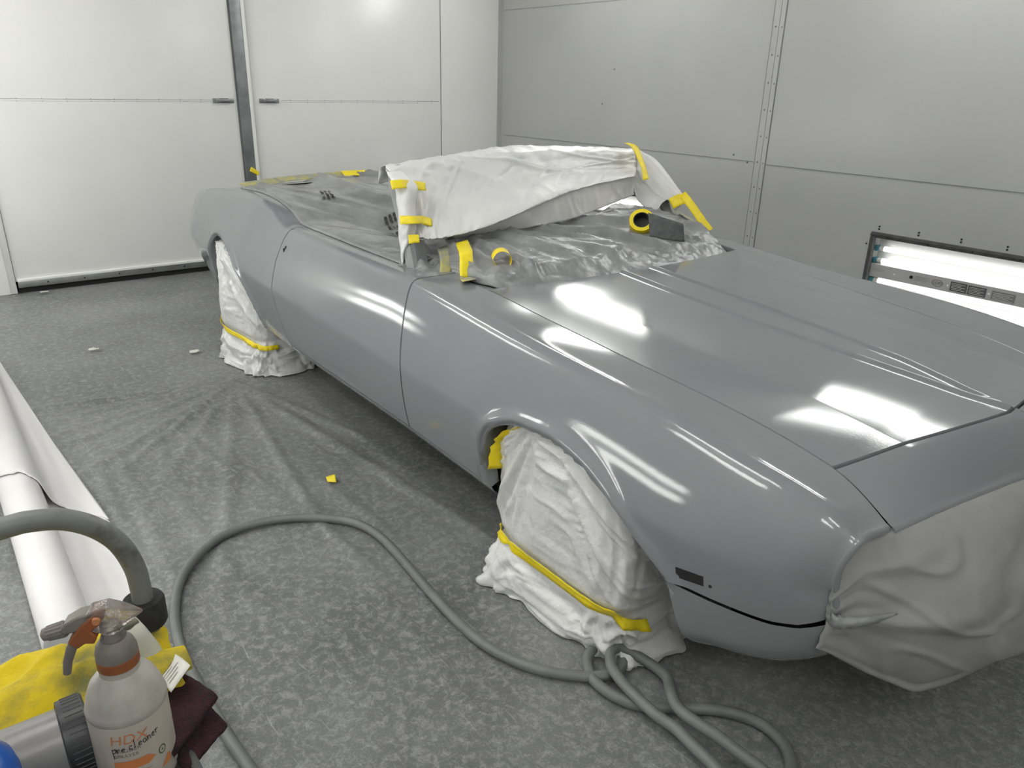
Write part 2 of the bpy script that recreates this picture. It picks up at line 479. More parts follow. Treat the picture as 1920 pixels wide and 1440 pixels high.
def build_wall_trim():
    # corner angle and the overlapped joints of the right wall
    b = MB(); b.box((XB, 2.117, 0), (XB + .0015, 2.122, ZC)); struct(b.build('trim_7', M['seam_line'], smooth=False))
    b = MB(); b.box((XB, YR - .035, 0), (XB + .004, YR, ZC)); b.box((XB, YR - .004, 0), (XB + .035, YR, ZC))
    for k in range(13): b.lathe([(.005, 0), (.003, .003)], (XB + .02, YR - .004, .3 + k * .2), (0, -1, 0), 8)
    struct(b.build('trim_8', M['right_wall'], smooth=False))
    b = MB(); b.box((-2.075, YR - .004, 0), (-2.025, YR, ZC)); b.box((-2.02, YR - .006, 0), (-1.985, YR, ZC))
    for k in range(15):
        z = .33 + k * .18
        for x in (-2.05, -2.0):
            b.lathe([(.0065, 0), (.005, .003)], (x, YR - .005, z + (x < -2.02) * .006), (0, -1, 0), 8, mi=1)
    struct(b.build('trim_9', [M['right_wall'], M['seam']], smooth=False))
    b = MB()
    b.box((-5.15, YR - .003, 1.0530), (-2.09, YR, 1.0570)); b.box((-1.985, YR - .003, 1.041), (XF, YR, 1.046))
    b.box((-5.17, YR - .002, 2.209), (-2.09, YR, 2.212)); b.box((-1.985, YR - .002, 2.209), (XF, YR, 2.212))
    b.box((-2.078, YR - .005, 0), (-2.074, YR, ZC)); b.box((-1.984, YR - .005, 0), (-1.980, YR, ZC))
    struct(b.build('trim_10', M['seam'], smooth=False))
    b = MB()
    for x, z in ((-3.598, 1.681), (-2.061, 1.811), (-2.03, 1.632), (-2.27, 1.09), (-2.14, 1.045), (-3.72, 1.40)):
        b.lathe([(.008, 0), (.005, .004)], (x, YR, z), (0, -1, 0), 10)
    struct(b.build('trim_11', M['seam_line'], smooth=False))
build_wall_trim()

def low_fixture(x0, x1, label):
    t = empty('wall_light', (x0 / 2 + x1 / 2, YR, FZ0), label, 'light fixture', group=None)
    ox, oy, oz = t.location
    def P(name, bb, m, par=t, **kw):
        o = bb.build(name, m, None, origin=(ox, oy, oz), **kw); o.location = (0, 0, 0); o.parent = par; return o
    b = MB()                                                     # white pan set in the wall
    d = .10; y0 = YR + .004; y1 = YR + d; zi0, zi1 = FZ0 + .02, FZ1 - .02; zm = (FZ0 + FZ1) / 2
    b.quad((x0, y1, FZ0), (x1, y1, FZ0), (x1, y1, FZ1), (x0, y1, FZ1))
    b.quad((x0, y0, FZ1), (x0, y1, FZ1), (x1, y1, FZ1), (x1, y0, FZ1)); b.quad((x0, y0, FZ0), (x1, y0, FZ0), (x1, y1, FZ0), (x0, y1, FZ0))
    b.quad((x0, y0, FZ0), (x0, y1, FZ0), (x0, y1, FZ1), (x0, y0, FZ1)); b.quad((x1, y0, FZ0), (x1, y1, FZ0), (x1, y1, FZ1), (x1, y0, FZ1))
    P('pan', b, M['reflector'], smooth=False)
    b = MB(); fw = .026
    b.box((x0 - .012, YR - .014, FZ1 - fw), (x1 + .012, YR + .02, FZ1 + .010), bev=.003); b.box((x0 - .012, YR - .014, FZ0 - .010), (x1 + .012, YR + .02, FZ0 + fw), bev=.003)
    b.box((x0 - .012, YR - .014, FZ0 + fw), (x0 + .012, YR + .02, FZ1 - fw)); b.box((x1 - .012, YR - .014, FZ0 + fw), (x1 + .012, YR + .02, FZ1 - fw))
    b.box((x0 - .014, YR - .018, FZ1 - .009), (x1 + .014, YR - .012, FZ1 - .003))
    fr = P('gasket_frame', b, M['gasket'])
    for k in range(5):
        q = MB(); xx = x0 + .1 + k * (x1 - x0 - .2) / 4
        q.lathe([(.005, 0), (.004, .003)], (xx, YR - .014, FZ1 - .014), (0, -1, 0), 8)
        P('frame_screw', q, M['dark'], fr)
    for k in range(6):                                           # pairs of dark rivets above the frame
        for dz in (.030, .047):
            q = MB(); q.lathe([(.0065, 0), (.005, .004)], (x0 + .03 + k * .257, YR, FZ1 + dz), (0, -1, 0), 10)
            P('rivet', q, M['dark'])
    q = MB(); q.lathe([(.0065, 0), (.005, .004)], (x0 - .036, YR, FZ1 - .075), (0, -1, 0), 10); P('rivet', q, M['dark'])
    b = MB(); cw = .052                                           # ballast cover in the middle
    b.add([(x0 + .004, YR + .03, zm + cw * .8), (x1 - .004, YR + .03, zm + cw * .8), (x1 - .004, YR + .03, zm - cw * .8), (x0 + .004, YR + .03, zm - cw * .8),
           (x0 + .004, YR + d - .001, zm + cw * 1.25), (x1 - .004, YR + d - .001, zm + cw * 1.25), (x1 - .004, YR + d - .001, zm - cw * 1.25), (x0 + .004, YR + d - .001, zm - cw * 1.25)],
          [(0, 1, 2, 3), (0, 4, 5, 1), (3, 2, 6, 7), (0, 3, 7, 4), (1, 5, 6, 2)])
    cov = P('ballast_cover', b, M['reflector'], smooth=False)
    yl = YR + .0285
    L = [((x0 + .53, x0 + .63), (zm - .030, zm + .028)), ((x0 + .635, x0 + .74), (zm - .030, zm + .026)), ((x0 + .77, x0 + .90), (zm - .03, zm + .022))]
    for i, ((a, c), (e, f)) in enumerate(L):
        q = MB(); q.box((a, yl, e), (c, yl + .001, f))
        lab = P('rating_plate', q, M['pad_grey'] if i < 2 else M['seam'], cov, smooth=False)
        q = MB()
        for r in range(5): q.box((a + .008, yl - .0006, f - .012 - r * .009), (c - .012 - (r % 2) * .02, yl, f - .010 - r * .009))
        P('fine_print', q, M['card'], lab, smooth=False)
    q = MB(); q.lathe([(.011, 0), (.009, .006), (.002, .007)], (x0 + .285, yl + .001, zm + .004), (0, -1, 0), 16); P('plug', q, M['dark'], cov)
    for xx in (x0 + .175, x0 + .515, x0 + .755):
        q = MB(); q.lathe([(.006, 0), (.004, .003)], (xx, yl + .001, zm - .002), (0, -1, 0), 12); P('cover_screw', q, M['seam_white'], cov)
    q = MB()
    for r in range(4): q.box((x0 + .31, yl, zm + .015 - r * .008), (x0 + .40 - (r % 2) * .02, yl + .0005, zm + .017 - r * .008))
    
    P('cover_print', q, M['seam'], cov, smooth=False)
    q = MB()
    for r in range(2): q.box((x0 + .03, yl, zm + .012 - r * .010), (x0 + .10, yl + .0005, zm + .014 - r * .010))
    P('cover_print', q, M['seam'], cov, smooth=False)
    # oval maker's mark with four letters
    q = MB(); cx, cz = x0 + .452, zm
    V = []
    for r in (1.0, .88):
        for k in range(40):
            a = 2 * PI * k / 40; V.append((cx + .034 * r * math.cos(a), yl - .0004, cz + .021 * r * math.sin(a)))
    q.add(V, grid_faces(2, 40, wrap=True)); mk = P('oval_mark', q, M['bronze'], cov, smooth=False)
    tv, tf = text_mesh('LDPI', .024, 'letters')
    w = max(v.x for v in tv); q = MB(); q.add([(cx - w / 2 + v.x, yl - .0008, cz - .008 + v.y) for v in tv], tf)
    P('letters', q, M['ink'], mk, smooth=False)
    for z in (.590, .512, .300, .375 - .0):                        # four tubes with teal end sockets
        if z == .375: z = .378 - .0
        q = MB(); q.lathe([(.0165, 0), (.0165, x1 - x0 - .13)], (x0 + .065, YR + .055, z), (1, 0, 0), 12); tu = P('tube', q, M['tube'])
        for xa in (x0 + .035, x1 - .065):
            q = MB(); q.lathe([(.0155, 0), (.0155, .03)], (xa, YR + .055, z), (1, 0, 0), 12); P('tube_end', q, M['card'], tu)
        for xa, s in ((x0 + .008, 1), (x1 - .036, 1)):
            q = MB(); q.box((xa, YR + .035, z - .019), (xa + .022, YR + .075, z + .019), bev=.005); q.lathe([(.017, 0), (.012, .008)], (xa + .02, YR + .055, z), (1, 0, 0), 12); P('tube_socket', q, M['socket'], tu)
low_fixture(*FIX[0], 'low recessed wall light with four tubes and printed labels, behind the car hood')
low_fixture(*FIX[1], 'low recessed wall light far back, seen glowing through the gap under the windshield cover')

def panel_light(name, c, ax_u, ax_v, nrm, L, Wd, label, m, group, bars=1):
    """boxed fixture: housing and glowing diffuser bars"""
    u, v, n = Vector(ax_u), Vector(ax_v), Vector(nrm); c = Vector(c)
    t = empty(name, c, label, 'light fixture', group=group)
    def slab(u0, u1, v0, v1, n0, n1):
        V = [u * a + v * b_ + n * d for d in (n0, n1) for a, b_ in ((u0, v0), (u1, v0), (u1, v1), (u0, v1))]
        return V, [(3, 2, 1, 0), (4, 5, 6, 7), (0, 1, 5, 4), (1, 2, 6, 5), (2, 3, 7, 6), (3, 0, 4, 7)]
    b = MB()
    for a in ((-L / 2 - .03, L / 2 + .03, -Wd / 2 - .03, -Wd / 2), (-L / 2 - .03, L / 2 + .03, Wd / 2, Wd / 2 + .03), (-L / 2 - .03, -L / 2, -Wd / 2, Wd / 2), (L / 2, L / 2 + .03, -Wd / 2, Wd / 2)):
        b.add(*slab(*a, -.04, .012))
    b.build('housing', M['white_wall'], t, smooth=False)
    if bars > 1:
        b = MB(); b.add(*slab(-L / 2, L / 2, -Wd / 2, Wd / 2, -.03, -.025)); b.build('pan', M['reflector'], t, smooth=False)
    bw = Wd / (2 * bars - 1)
    for k in range(bars):
        v0 = -Wd / 2 + k * 2 * bw
        b = MB(); V, F = slab(-L / 2, L / 2, v0, v0 + bw, -.01, .0); b.add(V, F)
        b.build('diffuser', m, t, smooth=False)
for xc in (-3.40, -.42):
    panel_light('high_light', (xc, YR - .045, 2.86), (1, 0, 0), (0, 0, 1), (0, -1, 0), 1.10, .44, 'boxed light high on the right wall', M['diffuser'], 'high lights on the right wall')
    panel_light('ceiling_light', (xc + .25, 2.05, ZC - .045), (1, 0, 0), (0, 1, 0), (0, 0, -1), 1.15, .34, 'flat boxed light on the ceiling, right of the middle', M['diffuser'], 'ceiling lights right of the middle')
for xc in (-3.68, -.55, 2.4):
    panel_light('high_light', (xc, YL + .045, 2.86), (1, 0, 0), (0, 0, 1), (0, 1, 0), 1.15, .44, 'boxed light high on the left wall', M['diffuser'], 'high lights on the left wall')
    panel_light('ceiling_light', (xc + .25, -1.9, ZC - .045), (1, 0, 0), (0, 1, 0), (0, 0, -1), 1.15, .34, 'flat boxed light on the ceiling, left of the middle', M['diffuser'], 'ceiling lights left of the middle')
for xc, L in ((-4.52, 1.30), (-1.12, 1.25)):
    panel_light('side_light', (xc, YL + .045, .95), (1, 0, 0), (0, 0, 1), (0, 1, 0), L, .40, 'boxed light on the left wall with two glowing bars', M['wall_diffuser'], 'side lights on the left wall', 2)
# ------------------------------------------------------------------ the car (its own frame: +x forward, -y the near side)
w_b = pchip([-4.04, -3.9, -3.4, -3.0, -2.4, -2.0, -.8, -.3, .3, .5, .7, .82, .868], [.66, .74, .81, .845, .862, .868, .845, .845, .85, .845, .82, .785, .76])
z_b = pchip([-4.04, -3.64, -3.2, -2.06, -.36, .46, .60, .73, .78, .83, .868], [.50, .405, .345, .325, .312, .296, .325, .368, .400, .445, .50])
w_c = pchip([-4.04, -3.95, -3.8, -3.6, -3.0, -2.4, -2.0, -.8, 0, .4, .6, .7, .78, .83, .868], [.70, .77, .825, .865, .905, .922, .924, .914, .922, .918, .900, .880, .850, .820, .785])
z_c = pchip([-4.04, -3.0, -2.0, -.8, .4, .868], [.60, .612, .612, .61, .605, .600])
w_s = pchip([-4.04, -3.95, -3.7, -3.43, -3.1, -2.75, -2.4, -2.04, -1.5, -.93, -.8, -.2, .2, .4, .7, .82, .868], [.60, .68, .755, .785, .79, .785, .785, .812, .818, .822, .824, .822, .822, .818, .800, .778, .762])
z_s = pchip([-4.04, -3.9, -3.7, -3.43, -3.1, -2.75, -2.48, -2.28, -2.04, -1.74, -.93, -.79, -.24, .2, .4, .55, .79, .868], [.74, .83, .882, .920, .955, .984, .986, .952, .903, .908, .912, .905, .868, .852, .838, .820, .782, .735])
w_t = pchip([-4.04, -3.6, -3.05, -2.6, -2.2, -2.04, -.95, -.86, -.80, -.70, -.60, -.3, 0, .43, .69, .868], [.55, .68, .705, .71, .72, .735, .742, .66, .640, .672, .664, .650, .638, .620, .608, .655])
z_t = pchip([-4.04, -3.6, -3.05, -2.6, -2.4, -2.2, -2.04, -.95, -.8, -.60, -.33, .03, .43, .69, .80, .868], [.77, .875, .955, .976, .966, .936, .900, .905, .906, .897, .872, .842, .809, .766, .738, .716])

def bez(a, c, b, n):
    t = np.linspace(0, 1, n)[:, None]
    return (1 - t) ** 2 * a + 2 * t * (1 - t) * c + t * t * b

_sec = {}
def section(x):
    k = round(float(x), 5)
    if k in _sec: return _sec[k]
    b = np.array((w_b(x), z_b(x))); c = np.array((w_c(x), z_c(x))); s = np.array((w_s(x), z_s(x))); t = np.array((w_t(x), z_t(x)))
    tk = b + np.array((-.15, -.07))
    fr = min(1, max(0, (x - .45) / .4))
    P = [bez(tk, (tk + b) / 2 + np.array((.03, -.02)), b, 12)[:-1],
         bez(b, (b + c) / 2 + np.array((.014, -.005)), c, 24)[:-1],
         bez(c, (c + s) / 2 + np.array((.026 + .02 * fr, .012)), s, 30)[:-1],
         bez(s, (s + t) / 2 + np.array((.0, -.004)), t, 14)]
    P = np.concatenate(P)
    d = np.concatenate([[0], np.cumsum(np.linalg.norm(np.diff(P, axis=0), axis=1))])
    n = int(d[-1] / .004) + 1
    u = np.linspace(0, d[-1], n)
    Q = np.stack([np.interp(u, d, P[:, 0]), np.interp(u, d, P[:, 1])], 1)
    def sm(Q, sig):
        k = int(3 * sig / .004); ker = np.exp(-.5 * (np.arange(-k, k + 1) * .004 / sig) ** 2); ker /= ker.sum()
        pad = np.concatenate([2 * Q[0] - Q[k:0:-1], Q, 2 * Q[-1] - Q[-2:-k - 2:-1]])
        return np.stack([np.convolve(pad[:, i], ker, 'valid') for i in (0, 1)], 1)
    A, B = sm(Q, .010), sm(Q, .024)
    zz = Q[:, 1]; wgt = np.clip((zz - (c[1] + .05)) / .1, 0, 1)[:, None]
    # the bottom curl is smoothed softly as well
    wg2 = np.clip(((b[1] + .09) - zz) / .05, 0, 1)[:, None]
    wgt = np.maximum(wgt, wg2)
    Q = A * (1 - wgt) + B * wgt
    ib = int(np.argmin(np.linalg.norm(Q - b, axis=1))); ic = int(np.argmin(np.linalg.norm(Q - c, axis=1))); is_ = int(np.argmin(np.linalg.norm(Q - s, axis=1)))
    _sec[k] = (Q, ib, ic, is_)
    return _sec[k]

ARCH_F = catmull([(-.290, .300), (-.288, .40), (-.276, .475), (-.254, .535), (-.200, .596), (-.119, .638), (-.033, .655), (.08, .660), (.20, .640), (.29, .604), (.36, .556), (.43, .503), (.475, .467), (.515, .425), (.545, .375), (.560, .31)], 6)
ARCH_R = catmull([(-3.100, .340), (-3.104, .45), (-3.100, .55), (-3.075, .640), (-3.02, .695), (-2.93, .718), (-2.84, .706), (-2.72, .668), (-2.60, .613), (-2.50, .550), (-2.42, .470), (-2.37, .40), (-2.352, .335)], 6)

def arch_sample(A, step=.014):
    A = np.array(A); d = np.concatenate([[0], np.cumsum(np.linalg.norm(np.diff(A, axis=0), axis=1))])
    u = np.linspace(0, d[-1], int(d[-1] / step))
    X = np.interp(u, d, A[:, 0]); Z = np.interp(u, d, A[:, 1])
    for i in range(1, len(X)):
        if X[i] <= X[i - 1]: X[i] = X[i - 1] + 1e-4
    return list(zip(X, Z))

def cut(Q, i0, zlow):
    for i in range(i0, len(Q) - 1):
        if Q[i + 1, 1] > zlow: 
            f = (zlow - Q[i, 1]) / max(1e-6, Q[i + 1, 1] - Q[i, 1]); return i + min(1, max(0, f))
    return i0
def at(Q, i):
    i = np.clip(i, 0, len(Q) - 1); a = np.floor(i).astype(int); b = np.minimum(a + 1, len(Q) - 1); f = (i - a)[:, None]
    return Q[a] * (1 - f) + Q[b] * f

def column(x, zlow, n=(14, 26, 16), top=None):
    Q, ib, ic, is_ = section(x)
    i0 = cut(Q, max(0, ib - 14), zlow) if zlow is not None else 0
    icc = max(ic, i0 + (is_ - i0) * .2)
    e = len(Q) - 1
    idx = np.concatenate([np.linspace(i0, icc, n[0] + 1)[:-1], np.linspace(icc, is_, n[1] + 1)[:-1], np.linspace(is_, e, n[2])])
    return at(Q, idx)

ARCHPTS = np.array(ARCH_F + ARCH_R)
def body_panel(name, cols, side, m, parent, warp=None, hem=.022, lo_hem=.035, roll=0.0):
    """cols: list of (x, zlow); returns one panel with turned-in edges"""
    G = []
    for x, zl in cols:
        C = column(x, zl)
        row = []
        d = np.min(np.hypot(ARCHPTS[None, :, 0] - x, ARCHPTS[None, :, 1] - C[:, 1][:, None]), axis=1)
        bulge = .013 * np.exp(-((d - .022) / .020) ** 2) - .006 * np.exp(-(d / .010) ** 2)
        for (w, z), bb in zip(C, bulge):
            xx = x + (warp(x, z) if warp else 0)
            row.append((xx, w + (bb if z < .78 else 0), z))
        lo = row[0]
        row = [(lo[0], lo[1] - lo_hem, lo[2] + .012), (lo[0], lo[1] - .006, lo[2] - .001)] + row
        hi = row[-1]; row.append((hi[0], hi[1] - .003, hi[2] - .006)); row.append((hi[0], hi[1] - .002, hi[2] - hem))
        G.append(row)
    def hemcol(r, s): return [(p[0] + s * .0006, p[1] - .0018, p[2] - (.001 if p[1] < .8 else 0)) for p in r], [(p[0] + s * .0006, p[1] - hem, p[2] - (.012 if p[1] < .8 else 0)) for p in r]
    a1, a2 = hemcol(G[0], -1); b1, b2 = hemcol(G[-1], 1)
    if roll:
        R = np.array(G[-1]); t = np.gradient(R[:, 1:], axis=0); t[:3] = t[4]; t[-4:] = t[-6]
        nrm = np.stack([t[:, 1], -t[:, 0]], 1); nrm /= np.linalg.norm(nrm, axis=1)[:, None] + 1e-9
        ends = []
        for k in range(1, 9):
            an = k * .19
            ends.append([(q[0] + roll * math.sin(an), q[1] - n_[0] * roll * (1 - math.cos(an)), q[2] - n_[1] * roll * (1 - math.cos(an))) for q, n_ in zip(R, nrm)])
        ends.append([(q[0] - .03, q[1] - n_[0] * roll * 1.4, q[2] - n_[1] * roll * 1.4) for q, n_ in zip(R, nrm)])
        G = [a2, a1] + G + ends
    else:
        G = [a2, a1] + G + [b1, b2]
    V = [(x, side * w, z) for r in G for x, w, z in r]
    return link_mesh(name, V, grid_faces(len(G), len(G[0]), flip=side < 0), m, parent, True, sharp=40)

def col_range(x0, x1, step, zf): 
    n = max(2, int(abs(x1 - x0) / step) + 1)
    return [(x, zf(x)) for x in np.linspace(x0, x1, n)]

def bump_seam(z, x0):
    # how far a door seam wanders fore and aft with height
    return np.interp(z, [.30, .45, .61, .75, .85, .905], x0)

def build_car():
    car = empty('car', (0, 0, 0), 'grey primered classic convertible car with long flat hood, masked up for painting in the booth', 'car', rz=-TH)
    pr = M['primer']
    low = lambda x: z_b(x) + .028
    rear_shift = [.060, .02, -.012, -.020, -.008, .012]
    front_shift = [-.018, .012, .044, .020, -.004, -.014]
    XD0, XD1 = -2.012, -.818
    def warp(x, z):
        f0 = max(0, 1 - abs(x - XD0) / .30); f1 = max(0, 1 - abs(x - XD1) / .30)
        f2 = max(0, min(1, (x - .70) / .168))
        return f0 * float(bump_seam(z, rear_shift)) + f1 * float(bump_seam(z, front_shift)) + f2 * float(np.interp(z, [.45, .55, .60, .665, .74], [.0, -.010, -.022, -.018, .0]))
    flow = lambda x: float(np.interp(x, [.40, .47, .60, .75, .80, .84, .868], [.455, .465, .474, .487, .500, .524, .552]))
    for s in (-1, 1):
        near = s < 0
        # quarter panel with the rear wheel opening
        cols = col_range(-4.04, -3.106, .03, lambda x: z_b(x) + .004)
        cols += [(x, max(z, z_b(x) + .004)) for x, z in arch_sample(ARCH_R)]
        cols += col_range(-2.345, XD0 - .0042, .02, lambda x: low(x) - .02)
        q = body_panel('quarter_panel', cols, s, pr, car, warp)
        d = body_panel('door', col_range(XD0 + .0042, XD1 - .0045, .025, low), s, pr, car, warp)
        cols = col_range(XD1 + .0045, -.295, .02, low) + [(x, max(z, low(x) if x < .2 else 0, flow(x) if x > .42 else 0)) for x, z in arch_sample(ARCH_F)] + col_range(.565, .858, .0145, flow)
        f = body_panel('front_fender', cols, s, pr, car, warp, roll=.013)
        # lower lip under the door
        cols = col_range(-2.345, -.292, .03, lambda x: None)
        V = []; 
        for x, _ in cols:
            Q, ib, ic, is_ = section(x); i1 = cut(Q, max(0, ib - 14), low(x) - .005)
            for p in at(Q, np.linspace(0, i1, 16)): V.append((x, s * (p[0] - .002), p[1]))
        link_mesh('rocker_panel', V, grid_faces(len(cols), 16, flip=s < 0), pr, car)
        # lower front valance corner
        cols = np.linspace(.495, .868, 30); V = []
        for x in cols:
            Q, ib, ic, is_ = section(x); i1 = cut(Q, max(0, ib - 14), flow(x) - .006)
            dx = max(0, .535 - x)
            for j, p in enumerate(at(Q, np.linspace(0, i1, 18))):
                xs = x + .055 * max(0, 1 - (x - .495) / .1) * (1 - j / 17.0)
                V.append((xs, s * (p[0] + .004), p[1]))
        link_mesh('front_valance', V, grid_faces(len(cols), 18, flip=s < 0), pr, car)
        # wheel housings
        for A, cx in ((ARCH_F, .1), (ARCH_R, -2.75)):
            A2 = [q for q in arch_sample(A, .03) if q[1] > .40]; V = []
            for x, z in A2:
                wv = float(section(x)[0][section(x)[2], 0])
                for k, (dy, dz) in enumerate(((.018, .004), (.06, .03), (.16, .05), (.34, .05))): V.append((x, s * (wv - dy), z + dz))
            link_mesh('wheel_housing', V, grid_faces(len(A2), 4, flip=s > 0), M['primer_dull'], car)
        if near:
            # yellow masking taped inside the front wheel opening
            V = []
            for i, a in enumerate(np.linspace(0, 1, 14)):
                x, z = np.interp(a, [0, .35, .7, 1], [-.268, -.245, -.19, -.10]), np.interp(a, [0, .35, .7, 1], [.42, .52, .585, .628])
                for k in range(5):
                    V.append((x + .012 * k + .012 * nz(i * .7, k * .8), s * (.885 - .045 * k + .012 * nz(i * .9, k * 1.1, 3)), z - .006 * k + .010 * nz(i * .8, k, 7)))
            w = link_mesh('arch_masking', V, grid_faces(14, 5), M['tape'], car); solid(w, .001); w['label'] = 'yellow tape masking inside the front wheel opening'
            # side lamp opening and its two screw holes
            b = MB(); P = []
            def on_side(x, z):
                Q = section(x)[0]; i = int(np.argmin(np.abs(Q[:, 1] - z) + (Q[:, 0] < .7) * 9)); return Q[i, 0]
            x0, x1 = .520, .594; za, zb = .486, .516
            V = [];
            for d_ in (.0015, -.002):
                for x, z in ((x0, za), (x1, za + .016), (x1, zb + .014), (x0, zb)): V.append((x, -(on_side(x, z) + d_), z))
            b.add(V, [(0, 1, 2, 3), (7, 6, 5, 4), (0, 4, 5, 1), (1, 5, 6, 2), (2, 6, 7, 3), (3, 7, 4, 0)])
            mo = b.build('marker_opening', M['dark'], f, smooth=False); mo['label'] = 'dark rectangular side lamp opening'
            for x, z in ((.502, .500), (.612, .512)):
                b = MB(); b.lathe([(.004, -.002), (.004, .0015)], (x, -on_side(x, z), z), (0, -1, .1), 12); b.build('screw_hole', M['dark'], f)
            b = MB(); b.lathe([(.007, -.003), (.007, .002)], (-1.965, -on_side(-1.965, .82), .82), (0, -1, .3), 12)
            b.box((-1.975, -on_side(-1.97, .80) - .002, .790), (-1.967, -on_side(-1.97, .80) + .006, .815)); b.build('handle_hole', M['dark'], d)
        # wheels
        for cx, yw, K in ((.02, .765, 1.0), (-2.735, .765, .84)):
            t = MB(); t.lathe([(a_ * K, h_) for a_, h_ in [(.18, -.09), (.26, -.095), (.290, -.08), (.298, -.05), (.298, .05), (.290, .08), (.26, .095), (.18, .09)]], (cx, s * (yw - .06), .302 * K), (0, 1, 0), 40)
            to = t.build('wheel', M['rubber'], car)
            r = MB(); r.lathe([(a_ * K, h_) for a_, h_ in [(.18, -.06), (.17, .02), (.08, .05), (.03, .06)]], (cx, s * (yw - .06), .302 * K), (0, s, 0), 32); r.build('rim', M['steel'], to)

    # hood
    CROWN = pchip([-.6, -.3, 0, .3, .55, .69, .81], [.004, .012, .018, .023, .036, .047, .059])
    def hood_edge(x): return w_t(x) - .0062
    def hood_z(x, y):
        a = abs(y); e = hood_edge(min(x, .69)); base = z_t(min(x, .69)) - .165 * max(0, x - .69)
        crown = CROWN(x)
        r = a / e
        prof = (1 - .22 * (r / .67) ** 2) if r < .67 else .78 * max(0, (1 - r) / .33)
        prof = .5 * prof + .5 * max(0, 1 - r * r)
        z = base + crown * prof
        if x > .5: z -= .0
        wr = float(np.interp(x, [-.6, .02, .5, .76, .82], [.079, .083, .050, .008, .0]))
        for s_ in (-1, 1):
            dd = y - s_ * wr
            z += .0105 * math.exp(-(dd / .011) ** 2) * min(1, max(0, (.84 - x) / .08)) * (1.0)
        return z
    def x_front(y): return .805 - .118 * (min(1, abs(y) / .608)) ** 1.35
    def x_back(y): return -.602 + .058 * (1 - min(1, abs(y) / .66) ** 2)
    ny, nx = 401, 90
    G = []
    for i in range(nx):
        a = i / (nx - 1)
        row = []
        for j in range(ny):
            bb = -1 + 2 * j / (ny - 1)
            xg = x_back(bb * .66) * (1 - a) + x_front(bb * .608) * a
            y = bb * hood_edge(min(xg, .69))
            row.append((xg, y, hood_z(xg, y)))
        G.append(row)
    def drop(r, dx, dz, sy=1): return [(p[0] + dx, p[1] * sy, p[2] - dz) for p in r]
    G = [drop(G[0], -.002, .02), drop(G[0], -.002, .003)] + G + [drop(G[-1], .002, .004), drop(G[-1], .001, .022)]
    for r in G:
        a, b = r[0], r[-1]
        r.insert(0, (a[0], a[1] - .0015, a[2] - .004)); r.insert(0, (a[0], a[1] - .001, a[2] - .022))
        r.append((b[0], b[1] + .0015, b[2] - .004)); r.append((b[0], b[1] + .001, b[2] - .022))
    link_mesh('hood', [p for r in G for p in r], grid_faces(len(G), len(G[0]), flip=True), pr, car, sharp=40)
    # nose panel between the hood, the fenders and the front lip
    def x_lip(y): return float(np.interp(abs(y), [0, .10, .17, .415, .66, .80], [.947, .926, .912, .883, .861, .857]))
    G = []
    for i in range(16):
        a = i / 15.0; row = []
        for j in range(101):
            bb = -1 + 2 * j / 100
            xe = x_front(.608) + .009 + (x_lip(.655) - x_front(.608) - .009) * a
            y = bb * (w_t(xe) - .0028)
            xa, xb = x_front(bb * .608) + .011, x_lip(y)
            z0 = hood_z(xa - .012, bb * .604) - .001; z1 = .716
            z0e = hood_z(x_front(.608) - .003, .604) - .001
            x = xa + (xb - xa) * a
            pf = a ** 1.8 * .75 + .25 * a
            zz = z0 + (z1 - z0) * pf
            zz += (z_t(xe) - .001 - (z0e + (z1 - z0e) * pf)) * abs(bb) ** 6
            row.append((x, y, zz))
        G.append(row)
    last = G[-1]
    for k in range(1, 9):
        an = k * .19
        G.append([(q[0] + .013 * math.sin(an + .12) - .0016, q[1], q[2] - .013 * (1 - math.cos(an)) - .002 * k / 8) for q in last])
    G.append([(q[0] - .03, q[1], q[2] - .020) for q in last])
    first = G[0]; G.insert(0, [(p[0] - .002, p[1], p[2] - .005) for p in first]); G.insert(0, [(p[0] - .002, p[1], p[2] - .024) for p in first])
    link_mesh('nose_panel', [p for r in G for p in r], grid_faces(len(G), 101, flip=True), pr, car, sharp=40)
    # rear deck between the quarters, and the tail
    G = []
    for i in range(24):
        x = -4.04 + i * (3.055 + .0 - 4.04 + 1.97) / 23.0 if False else -4.04 + i * .985 / 23.0
        G.append([(x, w_t(x) * b_, z_t(x) + .012 * (1 - b_ * b_)) for b_ in np.linspace(-1, 1, 31)])
    link_mesh('deck_panel', [p for r in G for p in r], grid_faces(24, 31, flip=True), pr, car)
    C = section(-4.04)[0]; V = [(-4.04, -p[0], p[1]) for p in C] + [(-4.04, p[0], p[1]) for p in C]
    n = len(C); link_mesh('tail_panel', V, [(i, i + 1, n + i + 1, n + i) for i in range(n - 1)], pr, car)
    # dark structure that closes the gaps from inside, floor pan, dash cowl
    xs = np.linspace(-3.9, .80, 60); V = []
    for x in xs:
        Q, ib, ic, is_ = section(x)
        inwheel = (-3.13 < x < -2.33) or (-.31 < x < .58)
        for p in at(Q, np.linspace(0, len(Q) - 1, 24)): V.append((x, -(p[0] - .03) if not inwheel else -.55 * p[0] / .9, p[1] - (.03 if p[1] > .7 else 0)))
        for p in at(Q, np.linspace(len(Q) - 1, 0, 24)): V.append((x, (p[0] - .03) if not inwheel else .55 * p[0] / .9, p[1] - (.03 if p[1] > .7 else 0)))
    F = []
    m = 48
    for i in range(len(xs) - 1):
        for j in range(m):
            if j == 23 and -3.0 < xs[i] < -.75: continue
            F.append((i * m + j, i * m + (j + 1) % m, (i + 1) * m + (j + 1) % m, (i + 1) * m + j))
    F.append(tuple(range(m))); F.append(tuple((len(xs) - 1) * m + k for k in reversed(range(m))))
    link_mesh('inner_structure', V, F, M['dark'], car, False)
